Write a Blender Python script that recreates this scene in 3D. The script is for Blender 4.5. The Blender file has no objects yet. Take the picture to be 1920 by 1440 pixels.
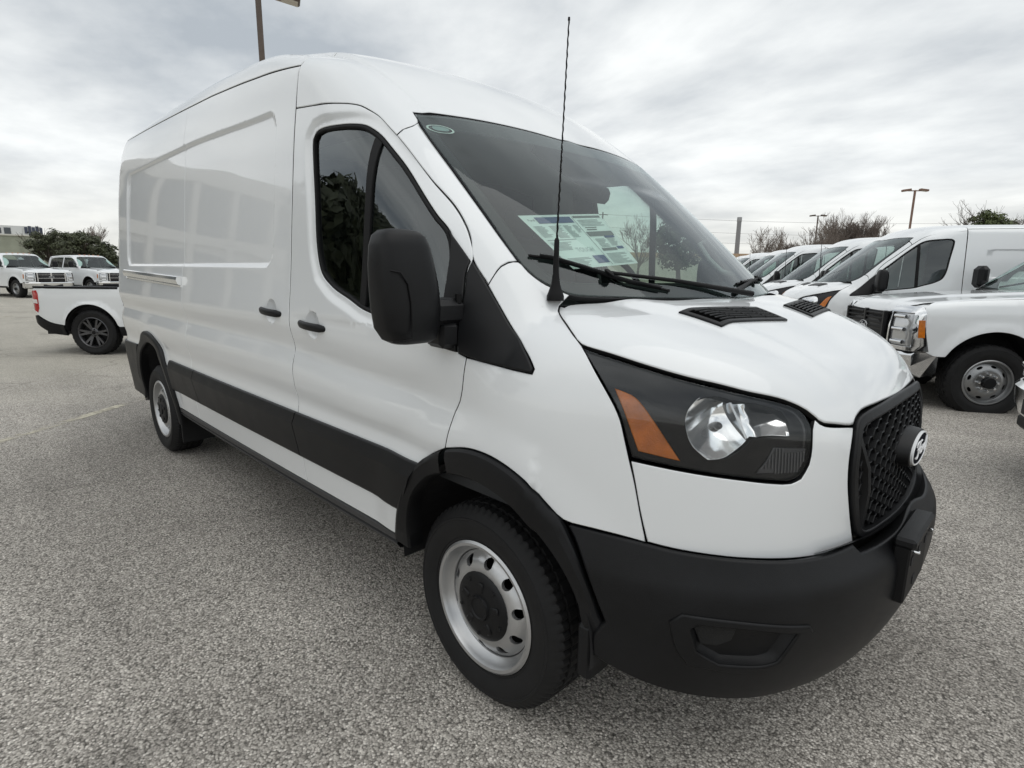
import bpy, bmesh, math, random
import numpy as np
from mathutils import Vector, Matrix, Euler
from mathutils.geometry import delaunay_2d_cdt
random.seed(7)
scn = bpy.context.scene
COL = scn.collection
# ---------------------------------------------------------------- camera
cd = bpy.data.cameras.new('camera'); cam = bpy.data.objects.new('camera', cd); COL.objects.link(cam)
CY, CP, CR = 2.34925, -0.1968, 0.01251
def _cam():
    f = Vector((math.cos(CY)*math.cos(CP), math.sin(CY)*math.cos(CP), math.sin(CP)))
    r = Vector((math.sin(CY), -math.cos(CY), 0)); u = r.cross(f)
    c, s = math.cos(CR), math.sin(CR)
    R, U = c*r+s*u, -s*r+c*u
    m = Matrix((R, U, -f)).transposed().to_4x4(); m.translation = (1.2657, -2.1281, 1.4466)
    cam.matrix_world = m
_cam()
cd.sensor_width = 36; cd.lens = 1060*36/1920; cd.clip_start = .05; cd.clip_end = 2000
scn.camera = cam
# ---------------------------------------------------------------- sky: thick broken overcast
SUN_EL, SUN_AZ = math.radians(66), math.radians(20)     # direction to the sun, azimuth from +x
w = bpy.data.worlds.new('World'); scn.world = w; w.use_nodes = True
nt = w.node_tree; nt.nodes.clear()
def N(t, **k):
    n = nt.nodes.new(t)
    for a, b in k.items(): setattr(n, a, b)
    return n
def L(a, b): nt.links.new(a, b)
sky = N('ShaderNodeTexSky'); sky.sky_type = 'NISHITA'; sky.sun_disc = False
sky.sun_elevation = SUN_EL; sky.sun_rotation = math.radians(90)-SUN_AZ; sky.air_density = 1; sky.dust_density = 2
tc = N('ShaderNodeTexCoord'); sep = N('ShaderNodeSeparateXYZ'); L(tc.outputs['Generated'], sep.inputs[0])
mz = N('ShaderNodeMath', operation='MAXIMUM'); L(sep.outputs['Z'], mz.inputs[0]); mz.inputs[1].default_value = 0
ad = N('ShaderNodeMath', operation='ADD'); L(mz.outputs[0], ad.inputs[0]); ad.inputs[1].default_value = .16
dx = N('ShaderNodeMath', operation='DIVIDE'); L(sep.outputs['X'], dx.inputs[0]); L(ad.outputs[0], dx.inputs[1])
dy = N('ShaderNodeMath', operation='DIVIDE'); L(sep.outputs['Y'], dy.inputs[0]); L(ad.outputs[0], dy.inputs[1])
cb = N('ShaderNodeCombineXYZ'); L(dx.outputs[0], cb.inputs[0]); L(dy.outputs[0], cb.inputs[1])
mp = N('ShaderNodeMapping'); mp.inputs['Rotation'].default_value = (0, 0, math.radians(35)); mp.inputs['Scale'].default_value = (.80, 1.0, 1)
mp.inputs['Location'].default_value = (2.3, .7, 0); L(cb.outputs[0], mp.inputs[0])
n1 = N('ShaderNodeTexNoise'); n1.inputs['Scale'].default_value = .58; n1.inputs['Detail'].default_value = 8; n1.inputs['Roughness'].default_value = .50; n1.inputs['Distortion'].default_value = .55
L(mp.outputs[0], n1.inputs['Vector'])
n2 = N('ShaderNodeTexNoise'); n2.inputs['Scale'].default_value = 2.1; n2.inputs['Detail'].default_value = 8; n2.inputs['Roughness'].default_value = .55
L(mp.outputs[0], n2.inputs['Vector'])
mx = N('ShaderNodeMix', data_type='FLOAT'); mx.inputs[0].default_value = .30; L(n1.outputs[0], mx.inputs[2]); L(n2.outputs[0], mx.inputs[3])
cr = N('ShaderNodeValToRGB'); L(mx.outputs[0], cr.inputs[0])
e = cr.color_ramp.elements
e[0].position = .38; e[0].color = (.37, .405, .44, 1); e[1].position = .64; e[1].color = (.92, .935, .93, 1)
m_ = e.new(.47); m_.color = (.58, .605, .62, 1); m_ = e.new(.55); m_.color = (.75, .77, .77, 1)
# clouds merge into a thin warm band at the horizon
hz = N('ShaderNodeMapRange'); L(sep.outputs['Z'], hz.inputs[0]); hz.inputs[1].default_value = 0; hz.inputs[2].default_value = .14; hz.inputs[3].default_value = .70; hz.inputs[4].default_value = 0
hm = N('ShaderNodeMix', data_type='RGBA'); L(hz.outputs[0], hm.inputs[0]); L(cr.outputs[0], hm.inputs[6]); hm.inputs[7].default_value = (.76, .74, .67, 1)
bgc = N('ShaderNodeBackground'); L(hm.outputs[2], bgc.inputs[0]); bgc.inputs[1].default_value = 1.08
bgs = N('ShaderNodeBackground'); L(sky.outputs[0], bgs.inputs[0]); bgs.inputs[1].default_value = .06
ms = N('ShaderNodeMixShader'); ms.inputs[0].default_value = .94; L(bgs.outputs[0], ms.inputs[1]); L(bgc.outputs[0], ms.inputs[2])
wo = N('ShaderNodeOutputWorld'); L(ms.outputs[0], wo.inputs[0])
# ---------------------------------------------------------------- sun behind the cloud
sl = bpy.data.lights.new('sun', 'SUN'); sl.energy = .55; sl.angle = math.radians(60); sl.color = (1, .97, .93)
so = bpy.data.objects.new('sun', sl); COL.objects.link(so)
d = Vector((math.cos(SUN_EL)*math.cos(SUN_AZ), math.cos(SUN_EL)*math.sin(SUN_AZ), math.sin(SUN_EL)))
so.rotation_euler = d.to_track_quat('Z', 'Y').to_euler(); so.location = d*50
vs = scn.view_settings; vs.view_transform = 'Standard'; vs.look = 'None'; vs.exposure = 0.30; vs.gamma = 1
vs.use_curve_mapping = False

def ip(t,xs,ys): return np.interp(t,xs,ys)
def sip(t,xs,ys):
    # smooth (monotone-ish cubic) interpolation
    xs=np.asarray(xs,float); ys=np.asarray(ys,float); t=np.clip(t,xs[0],xs[-1])
    m=np.gradient(ys,xs); i=np.clip(np.searchsorted(xs,t)-1,0,len(xs)-2)
    h=xs[i+1]-xs[i]; u=(t-xs[i])/h
    return (2*u**3-3*u**2+1)*ys[i]+(u**3-2*u**2+u)*h*m[i]+(-2*u**3+3*u**2)*ys[i+1]+(u**3-u**2)*h*m[i+1]
def smin(a,b,r):
    h=np.maximum(r-np.abs(a-b),0)/r
    return np.minimum(a,b)-h*h*r*.25
def sstep(a,b,t):
    u=np.clip((t-a)/(b-a),0,1); return u*u*(3-2*u)
SZ=[.2,.41,.492,.558,.70,.793,.85,.95,1.02,1.06,1.11,1.155,1.20,1.27,1.34,1.454,1.6,1.743,1.902,2.0,2.121,2.226,2.287,2.34,2.45,2.6]
SY=[.975,.995,1.003,1.010,1.022,1.024,1.017,1.034,1.037,1.029,1.017,1.027,1.038,1.035,1.027,1.015,1.003,.990,.975,.965,.949,.934,.922,.908,.872,.80]
def rect_sd(x,z,x0,x1,z0,z1,r):
    qx=np.abs(x-(x0+x1)/2)-(x1-x0)/2+r; qz=np.abs(z-(z0+z1)/2)-(z1-z0)/2+r
    return np.hypot(np.maximum(qx,0),np.maximum(qz,0))+np.minimum(np.maximum(qx,qz),0)-r
def S(x,z,roof='mid'):
    # character lines drop towards the front
    zz=z+np.where(z<1.25,1,0)*sstep(1.32,1.1,z)*sstep(.80,.95,z)*(.07*sstep(-1.6,-.1,x)-.0*x)
    s=sip(zz,SZ,SY)
    # sculpting fades ahead of the front wheel
    f=sstep(-.35,.15,x)
    s=s*(1-f)+f*sip(z,[.2,.5,.8,1.0,1.2,1.34,1.6,2.0],[.985,1.01,1.022,1.03,1.02,1.0,.985,.965])
    if roof=='low':
        s=s-.0
    # rear plan taper
    t=np.maximum(-x-1.6,0); s=s-.0046*t*t
    # rounded rear corner
    e=np.maximum(-4.62-x,0); s=s-(.20-np.sqrt(np.maximum(.04-np.minimum(e/1.75,.199)**2,1e-5)))*1.0
    # nose taper
    n=np.maximum(x-.08,0); s=s-.16*n*n
    n=np.maximum(x+.75,0); s=s-.075*n*n*sstep(1.25,1.55,z)
    # flare over the wheels
    for cx,k in ((0.02,.016),(-3.75,.012)):
        rr=np.hypot(x-cx,z-.40); s=s+k*(1-sstep(.50,.64,rr))*sstep(.3,.6,z)
    return s
def recess(x,z,roof):
    if roof=='mid':
        d=rect_sd(x,z,-4.33,-1.385,1.445,2.15+.03*sstep(-1.4,-2.7,x)+.0*x,.10)
    else:
        d=rect_sd(x,z,-4.33,-1.45,1.445,1.86,.10)
    r=.014*(1-sstep(-.028,0.0,d))
    for cx,cz in ((-1.395,1.25),(-.985,1.217)) if roof=='mid' else ():
        q=((x-cx)/.062)**2+((z-cz)/.058)**2; r=r+.022*np.maximum(1-q,0)**.8
    return r
ROOF={'mid':([-5.1,-4.8,-4.0,-3.0,-2.2,-1.6,-1.2,-.9,-.7,-.48,-.2],[2.575,2.585,2.585,2.572,2.55,2.502,2.427,2.325,2.215,2.05,1.85]),
      'low':([-5.1,-4.8,-4.0,-3.0,-2.2,-1.6,-1.2,-.9,-.7,-.48,-.2],[2.19,2.205,2.225,2.235,2.24,2.24,2.235,2.215,2.17,2.05,1.85])}
def fA(x,y,z,roof='mid',rec=True):
    s=S(x,z,roof)
    if rec: s=s-recess(x,z,roof)
    return s-np.abs(y)
def fW(x,y,z):
    b=.012*(1-((z-1.7)/.36)**2)
    return -((x-.37+(.20+.20*np.clip(2.03-z,0,.7))*y*y)*.6236+(z-1.36)*.7818)+b
def fR(x,y,z,roof='mid'):
    zc=sip(x,*ROOF[roof]); k=.05
    dz=.74*(1-sstep(-1.5,-.5,x))*0+0
    if roof=='mid': zc=zc-.022*sstep(.742,.768,np.abs(y)+.02*sstep(-1.1,-.6,x))*sstep(-1.6,-1.25,x)
    sl=ip(x,[-1.8,-1.2,-.6],[1,.92,.8])
    return (zc-k*(y/.85)**2-.018*(y/.85)**6-z)*sl
def fC(x,y,z):
    F=sip(z,[.2,.5,.75,.95,1.1,1.25],[.90,.95,.955,.95,.93,.89])
    return F-.20*y*y-.30*y**4-x
def fD(x,y,z):
    h=sip(x,[-.2,.1,.30,.42,.54,.66,.78,.86,.95],[1.44,1.405,1.372,1.347,1.311,1.264,1.206,1.155,1.07])
    y2=y*y
    # raised centre of the bonnet with soft side steps
    st=.017*sstep(.57,.47,np.abs(y)+.35*(x-.5))
    return (h-.015*y2-.07*y2*y2+st-.017-z)*.92
def nose(x,y,z,rec=True,roof='mid'):
    g=smin(fC(x,y,z),fD(x,y,z),.13)
    return np.minimum(smin(fA(x,y,z,roof,False),g,.22),x+1.)
def cabin(x,y,z,rec=True,roof='mid'):
    a=fA(x,y,z,roof,rec)
    w=smin(fW(x,y,z),fR(x,y,z,roof),.06)
    r=.17-.11*sstep(-.8,-1.25,x)
    g=smin(a,w,r)
    return np.minimum(smin(g,x+4.985,.07),.27-x+.5*np.maximum(z-1.3,0))
def body(x,y,z,rec=True,roof='mid'):
    return np.maximum(nose(x,y,z,rec,roof),cabin(x,y,z,rec,roof))
def bumper(x,y,z):
    F=sip(z,[.16,.24,.32,.42,.52,.60,.655,.70,.76,.85],[.82,.90,.965,1.01,1.032,1.037,1.031,1.003,.968,.91])
    c=F-.20*y*y-.26*y**4-x
    n=np.maximum(x-.10,0)
    s=sip(z,[.16,.3,.5,.61,.67,.8],[.95,.995,1.020,1.031,1.027,1.002])-.16*n*n
    return smin(s-np.abs(y),c,.24)

P={
'fender':[(-.019,-1.024,1.19),(-.026,-1.029,1.141),(-.035,-1.028,1.09),(-.049,-1.025,1.05),(-.069,-1.028,1.013),(-.082,-1.039,.964),(-.093,-1.046,.914),(-.1,-1.045,.889),(.019,-1.045,.915),(.133,-1.042,.909),(.246,-1.036,.87),(.316,-1.013,.811),(.355,-1.001,.782),(.431,-.97,.773),(.495,-.938,.765),(.558,-.903,.754),(.54,-.914,.839),(.525,-.923,.917),(.51,-.93,.976),(.493,-.935,1.039),(.481,-.937,1.077),(.462,-.94,1.113),(.435,-.943,1.151),(.401,-.941,1.191),(.332,-.916,1.253),(.287,-.896,1.277),(.238,-.868,1.301),(.192,-.84,1.322),(.171,-.825,1.334),(.164,-.813,1.347),(.162,-.788,1.362),(.16,-.758,1.379),(.128,-.787,1.396),(.104,-.807,1.409),(.078,-.82,1.426),(.048,-.829,1.448),(.012,-.835,1.477),(-.007,-.861,1.473),(-.016,-.882,1.462),(-.02,-.908,1.436),(-.022,-.933,1.404),(.102,-.951,1.284),(.203,-.981,1.207),(.228,-.991,1.183),(.226,-.997,1.17),(.135,-1.004,1.175),(.037,-1.018,1.185)],
'front_tri':[(-.095,-.929,1.476),(-.021,-.934,1.402),(.102,-.951,1.284),(.203,-.981,1.207),(.228,-.991,1.183),(.226,-.997,1.17),(.135,-1.004,1.175),(.037,-1.018,1.185),(-.049,-1.026,1.2),(-.062,-1.016,1.264),(-.071,-.994,1.329),(-.081,-.972,1.384),(-.096,-.952,1.436)],
'sail':[(-.206,-.936,1.577),(-.1,-.931,1.476),(-.098,-.953,1.436),(-.083,-.973,1.384),(-.071,-.993,1.33),(-.066,-1.016,1.268),(-.056,-1.026,1.201),(-.189,-1.033,1.215),(-.145,-1.021,1.294),(-.148,-1.0,1.364),(-.156,-.98,1.425),(-.181,-.944,1.534)],
'door_top':[(-1.198,-.95,2.111),(-1.027,-.953,2.092),(-.882,-.946,2.075),(-.784,-.927,2.059),(-.734,-.917,2.045),(-.69,-.911,2.024),(-.642,-.904,1.997),(-.593,-.902,1.96),(-.536,-.901,1.916),(-.467,-.902,1.859),(-.38,-.904,1.784),(-.327,-.902,1.739),(-.229,-.894,1.658),(-.17,-.897,1.597),(-.135,-.905,1.551),(-.098,-.926,1.484),(-.049,-1.026,1.2),(-.019,-1.024,1.19),(-.026,-1.029,1.141),(-.035,-1.028,1.09),(-.049,-1.025,1.05),(-.069,-1.028,1.013),(-.082,-1.039,.964),(-.093,-1.046,.914),(-.1,-1.045,.889)],
'window':[(-1.05,-.971,1.941),(-1.048,-.969,1.966),(-1.022,-.966,1.989),(-.978,-.965,1.996),(-.87,-.966,1.991),(-.752,-.956,1.98),(-.691,-.946,1.968),(-.641,-.94,1.945),(-.601,-.937,1.92),(-.538,-.937,1.87),(-.44,-.938,1.789),(-.345,-.94,1.703),(-.258,-.94,1.622),(-.2,-.936,1.57),(-.167,-.949,1.509),(-.145,-.976,1.426),(-.13,-.997,1.36),(-.113,-1.021,1.276),(-.203,-1.032,1.253),(-.316,-1.035,1.265),(-.445,-1.034,1.278),(-.607,-1.032,1.302),(-.712,-1.028,1.335),(-.846,-1.023,1.377),(-.94,-1.017,1.432),(-.982,-1.01,1.515),(-1.016,-.992,1.724)],
'pillar':[(-.536,-.901,1.916),(-.467,-.902,1.859),(-.38,-.904,1.784),(-.327,-.902,1.739),(-.229,-.894,1.658),(-.17,-.897,1.597),(-.135,-.905,1.551),(-.096,-.927,1.479),(-.022,-.932,1.405),(-.02,-.907,1.437),(-.017,-.881,1.463),(-.007,-.86,1.475),(.011,-.834,1.479),(-.04,-.836,1.527),(-.171,-.831,1.652),(-.316,-.823,1.785),(-.482,-.809,1.929),(-.538,-.801,1.977),(-.53,-.838,1.956),(-.536,-.873,1.94)],
'pillar_top':[(-.536,-.901,1.916),(-.536,-.873,1.94),(-.53,-.838,1.956),(-.538,-.801,1.977),(-.586,-.799,2.016)],
'ws_edge':[(-.585,-.788,2.018),(-.482,-.809,1.929),(-.316,-.823,1.785),(-.171,-.831,1.652),(-.04,-.836,1.527),(.011,-.834,1.479),(.048,-.829,1.448),(.078,-.82,1.426),(.104,-.807,1.409),(.128,-.787,1.396),(.16,-.758,1.379)],
'ws_top':[(-.585,-.788,2.018),(-.553,-.626,2.032),(-.534,-.504,2.035),(-.515,-.373,2.036),(-.497,-.23,2.032),(-.479,-.073,2.025)],
'gutter':[(-1.212,-.915,2.291),(-1.48,-.913,2.321),(-1.901,-.903,2.357),(-2.333,-.892,2.386),(-2.868,-.879,2.41),(-3.746,-.851,2.448),(-4.619,-.81,2.491)],
'hood':[(.324,-.466,1.361),(.234,-.606,1.362),(.09,-.671,1.375),(.112,-.728,1.359),(.142,-.786,1.345),(.165,-.818,1.333),(.192,-.84,1.322),(.238,-.868,1.301),(.287,-.896,1.277),(.33,-.914,1.256),(.461,-.891,1.227),(.592,-.826,1.191),(.7,-.728,1.158),(.773,-.63,1.129),(.798,-.596,1.113),(.813,-.577,1.1),(.829,-.559,1.082),(.837,-.55,1.071),(.846,-.534,1.063),(.885,-.413,1.045),(.884,-.391,1.06),(.885,-.364,1.071),(.895,-.259,1.078),(.901,-.096,1.082)],
'head':[(.332,-.916,1.253),(.462,-.893,1.223),(.593,-.828,1.187),(.701,-.73,1.155),(.774,-.633,1.126),(.799,-.598,1.109),(.818,-.584,1.085),(.83,-.581,1.057),(.837,-.591,1.013),(.837,-.601,.97),(.828,-.623,.937),(.815,-.649,.927),(.786,-.694,.931),(.734,-.761,.942),(.627,-.857,.961),(.512,-.928,.98),(.493,-.935,1.039),(.481,-.937,1.077),(.462,-.94,1.113),(.435,-.943,1.151),(.401,-.941,1.191)],
'reflector':[(.618,-.851,1.085),(.62,-.843,1.112),(.632,-.823,1.138),(.65,-.801,1.147),(.669,-.779,1.148),(.689,-.761,1.141),(.749,-.683,1.125),(.779,-.645,1.108),(.796,-.635,1.081),(.803,-.646,1.043),(.766,-.705,1.044),(.744,-.735,1.042),(.734,-.752,1.021),(.702,-.791,.992),(.669,-.821,.988),(.638,-.844,1.022),(.625,-.851,1.052)],
'amber':[(.455,-.932,1.156),(.495,-.916,1.143),(.518,-.908,1.126),(.617,-.863,.982),(.527,-.919,1.0),(.487,-.931,1.098)],
'drl':[(.781,-.688,1.018),(.832,-.602,1.009),(.833,-.609,.973),(.824,-.629,.947),(.758,-.73,.952),(.772,-.707,.981)],
'fascia':[(.512,-.928,.974),(.525,-.923,.917),(.54,-.914,.839),(.559,-.902,.756),(.613,-.868,.746),(.688,-.81,.735),(.783,-.703,.72),(.843,-.603,.709),(.89,-.491,.704),(.917,-.395,.708),(.907,-.433,.808),(.898,-.457,.905),(.893,-.452,.978),(.885,-.417,1.043),(.847,-.535,1.06),(.838,-.551,1.068),(.828,-.562,1.08),(.831,-.58,1.055),(.838,-.59,1.01),(.838,-.599,.967),(.829,-.621,.932),(.815,-.648,.922),(.786,-.694,.926),(.734,-.761,.938),(.627,-.857,.956)],
'grille':[(.901,-.096,1.082),(.895,-.259,1.078),(.885,-.364,1.071),(.884,-.391,1.06),(.885,-.413,1.045),(.894,-.45,.978),(.899,-.455,.905),(.907,-.434,.824),(.918,-.39,.709),(.929,-.334,.666),(.95,-.156,.647)],
'bumper':[(.347,-.991,.774),(.43,-.968,.771),(.498,-.943,.766),(.564,-.913,.76),(.621,-.882,.752),(.697,-.831,.745),(.795,-.737,.736),(.856,-.648,.729),(.903,-.548,.728),(.931,-.455,.733),(.949,-.438,.71),(.976,-.312,.709),(.989,-.175,.713)],
'bumper_back':[(.347,-.991,.774),(.379,-.994,.733),(.432,-.997,.661),(.465,-.991,.596),(.485,-.978,.526),(.434,-.991,.503),(.445,-.977,.407)],
'bumper_low':[(.445,-.977,.407),(.534,-.936,.368),(.608,-.89,.343),(.687,-.83,.329),(.791,-.646,.262),(.803,-.278,.078),(.819,.051,-.03),(.976,-.394,.43)],
'fog_out':[(.641,-.911,.571),(.668,-.896,.598),(.781,-.811,.591),(.9,-.661,.568),(.906,-.647,.547),(.859,-.697,.446),(.839,-.719,.428),(.764,-.803,.432),(.679,-.872,.448),(.657,-.893,.489)],
'fog_in':[(.687,-.882,.558),(.703,-.872,.573),(.795,-.797,.569),(.88,-.691,.548),(.849,-.718,.467),(.828,-.742,.457),(.745,-.826,.459),(.7,-.865,.492)],
'vent':[(.414,-.551,1.329),(.476,-.132,1.331),(.585,-.129,1.294),(.536,-.516,1.293)],
'trim_front':[(-.101,-1.045,.887),(-.211,-1.035,.829),(-.272,-1.04,.782),(-.328,-1.039,.712),(-.383,-1.031,.608),(-.439,-1.01,.465)],
'arch_in':[(-.334,-1.025,.558),(-.292,-1.036,.666),(-.207,-1.04,.757),(-.121,-1.039,.797),(.036,-1.038,.817),(.173,-1.036,.792),(.271,-1.022,.735),(.334,-1.005,.673),(.375,-.991,.611),(.403,-.978,.544),(.412,-.97,.489)],
'arch_out':[(-.439,-1.01,.465),(-.383,-1.031,.608),(-.328,-1.039,.712),(-.272,-1.04,.776),(-.211,-1.035,.829),(-.101,-1.044,.885),(.019,-1.045,.913),(.133,-1.042,.907),(.246,-1.036,.869),(.317,-1.013,.809),(.349,-1.003,.785),(.378,-.992,.732),(.417,-.976,.647),(.445,-.963,.575),(.466,-.95,.512)],
'rarch_in':[(-4.24,-.99,.566),(-4.035,-1.008,.727),(-3.883,-1.007,.83),(-3.714,-1.012,.884),(-3.597,-1.011,.859),(-3.472,-1.02,.793),(-3.385,-1.021,.725),(-3.317,-1.014,.615),(-3.25,-1.001,.506)],
'rarch_out':[(-4.415,-.977,.588),(-4.159,-.994,.822),(-3.923,-1.014,.928),(-3.732,-1.021,.965),(-3.575,-1.021,.95),(-3.492,-1.013,.885),(-3.385,-1.016,.811),(-3.26,-1.015,.694),(-3.18,-1.0,.537),(-3.105,-.992,.483)],
'chrome_rail':[(-4.344,-.983,1.423),(-2.768,-1.015,1.39),(-2.751,-1.024,1.318),(-4.301,-.992,1.355)],
'handle1':[(-1.528,-1.035,1.272),(-1.277,-1.036,1.261),(-1.281,-1.039,1.227),(-1.501,-1.038,1.241)],
'handle2':[(-1.131,-1.038,1.237),(-.881,-1.038,1.227),(-.887,-1.039,1.193),(-1.107,-1.039,1.202)],
'antenna':[(.132,-.814,1.378)],
'paper':[(-.103,-.72,1.637),(-.03,-.364,1.666),(.173,-.402,1.487),(.108,-.677,1.463)],
'oval':[(-.512,-.793,1.958),(-.489,-.692,1.968),(-.515,-.734,1.978),(-.482,-.755,1.943)],
'wiper':[(.013,-.817,1.489),(.068,-.728,1.479),(.139,-.652,1.444),(.231,-.544,1.398),(.305,-.401,1.371)],
'wiper2':[(.293,-.448,1.371),(.317,-.159,1.394),(.316,.169,1.392)],
'sensor':[(-.492,-.219,2.029),(-.493,-.02,2.035),(-.487,.259,2.023),(-.419,.234,1.975),(-.163,-.08,1.796),(-.191,-.172,1.809),(-.357,-.18,1.931)],
'ditch':[(-1.113,-.75,2.35),(-.985,-.752,2.293),(-.81,-.766,2.182),(-.666,-.792,2.078),(-.597,-.794,2.026)],
'trimtop':[(-2.713,-1.015,.817),(-1.217,-1.024,.789),(-.562,-1.025,.774),(-.313,-1.041,.762)],
}

# ================================================================ materials
MATS = {}
def mat(name, col, rough=.5, metal=0., coat=0., spec=.5, bump=None, var=None, emit=None):
    if name in MATS: return MATS[name]
    m = bpy.data.materials.new(name); m.use_nodes = True; nt = m.node_tree
    b = nt.nodes['Principled BSDF']
    b.inputs['Base Color'].default_value = (*col, 1); b.inputs['Roughness'].default_value = rough
    b.inputs['Metallic'].default_value = metal; b.inputs['Coat Weight'].default_value = coat; b.inputs['Coat Roughness'].default_value = .03
    b.inputs['Specular IOR Level'].default_value = spec
    if var:     # (scale, amount, roughness amount): soft dirt / wear variation
        t = nt.nodes.new('ShaderNodeTexCoord'); n = nt.nodes.new('ShaderNodeTexNoise'); n.inputs['Scale'].default_value = var[0]; n.inputs['Detail'].default_value = 6
        nt.links.new(t.outputs['Object'], n.inputs['Vector'])
        r = nt.nodes.new('ShaderNodeValToRGB'); a = var[1]
        r.color_ramp.elements[0].position = .3; r.color_ramp.elements[1].position = .7
        r.color_ramp.elements[0].color = tuple(c*(1-a) for c in col)+(1,); r.color_ramp.elements[1].color = tuple(min(1, c*(1+a)) for c in col)+(1,)
        nt.links.new(n.outputs[0], r.inputs[0]); nt.links.new(r.outputs[0], b.inputs['Base Color'])
        if len(var) > 2:
            q = nt.nodes.new('ShaderNodeMapRange'); q.inputs[3].default_value = rough-var[2]; q.inputs[4].default_value = rough+var[2]
            nt.links.new(n.outputs[0], q.inputs[0]); nt.links.new(q.outputs[0], b.inputs['Roughness'])
    if bump:    # (scale, strength, distance)
        t = nt.nodes.new('ShaderNodeTexCoord'); n = nt.nodes.new('ShaderNodeTexNoise'); n.inputs['Scale'].default_value = bump[0]; n.inputs['Detail'].default_value = 3
        nt.links.new(t.outputs['Object'], n.inputs['Vector'])
        q = nt.nodes.new('ShaderNodeBump'); q.inputs['Strength'].default_value = bump[1]; q.inputs['Distance'].default_value = bump[2]
        nt.links.new(n.outputs[0], q.inputs['Height']); nt.links.new(q.outputs[0], b.inputs['Normal'])
    if emit:
        b.inputs['Emission Color'].default_value = (*emit[0], 1); b.inputs['Emission Strength'].default_value = emit[1]
    MATS[name] = m; return m
def glass(name, tint, ior=1.5, rough=0., extra=0., mult=1.6):
    """thin glass sheet: tinted straight-through transmission plus Fresnel reflection"""
    m = bpy.data.materials.new(name); m.use_nodes = True; nt = m.node_tree; nt.nodes.clear()
    o = nt.nodes.new('ShaderNodeOutputMaterial'); mx = nt.nodes.new('ShaderNodeMixShader')
    t = nt.nodes.new('ShaderNodeBsdfTransparent'); t.inputs[0].default_value = (*tint, 1)
    g = nt.nodes.new('ShaderNodeBsdfGlossy'); g.inputs['Roughness'].default_value = rough; g.inputs[0].default_value = (.93, .98, 1, 1)
    f = nt.nodes.new('ShaderNodeFresnel'); f.inputs[0].default_value = ior
    a = nt.nodes.new('ShaderNodeMath'); a.operation = 'MULTIPLY_ADD'; a.inputs[1].default_value = mult; a.inputs[2].default_value = extra; a.use_clamp = True
    nt.links.new(f.outputs[0], a.inputs[0]); nt.links.new(a.outputs[0], mx.inputs[0])
    nt.links.new(t.outputs[0], mx.inputs[1]); nt.links.new(g.outputs[0], mx.inputs[2]); nt.links.new(mx.outputs[0], o.inputs[0])
    MATS[name] = m; return m
WHITE = mat('white_paint', (.775, .795, .805), .30, coat=1.0, bump=(1400, .02, .0003), var=(1.3, .018))
SEAM = mat('seam_black', (.012, .012, .013), .8)
PLAST = mat('black_plastic', (.0060, .0063, .0072), .45, spec=.27, bump=(420, .30, .0012), var=(7, .30, .08))
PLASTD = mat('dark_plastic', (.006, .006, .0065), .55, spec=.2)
GLOSSB = mat('gloss_black', (.006, .006, .008), .15, spec=.4)
RUB = mat('rubber', (.010, .010, .0105), .66, spec=.30, bump=(160, .15, .002), var=(12, .25, .08))
REFL = mat('lamp_reflector', (.96, .965, .97), .09, metal=.95)
CHROME = mat('chrome', (.80, .81, .82), .07, metal=1)
SILV = mat('wheel_silver', (.50, .505, .51), .34, metal=.85, var=(9, .10, .05))
STEELD = mat('dark_alloy', (.10, .10, .105), .3, metal=.8)
AMBER = mat('amber_lens', (.56, .155, .006), .10, coat=.8, bump=(260, .5, .003), var=(14, .30))
REDL = mat('red_lens', (.42, .012, .012), .12, coat=.6)
LENSG = mat('lens_grey', (.07, .07, .075), .25, spec=.6)
INTD = mat('interior_dark', (.04, .042, .045), .7)
INTG = mat('interior_grey', (.74, .74, .72), .75)
PAPER = mat('paper', (.86, .88, .86), .6)
INKB = mat('ink_blue', (.05, .085, .20), .6)
INKG = mat('ink_grey', (.30, .31, .31), .6)
INKD = mat('ink_dark', (.08, .085, .09), .6)
WSG = glass('windscreen_glass', (.76, .89, .84), 1.5, 0., .020, .85)
SIDEG = glass('side_glass', (.70, .80, .75), 1.52, 0., .03)
LENS = glass('clear_lens', (.98, .985, .985), 1.45, 0., 0., .90)
FRIT = mat('frit_black', (.018, .018, .02), .10, spec=.6)
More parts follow.
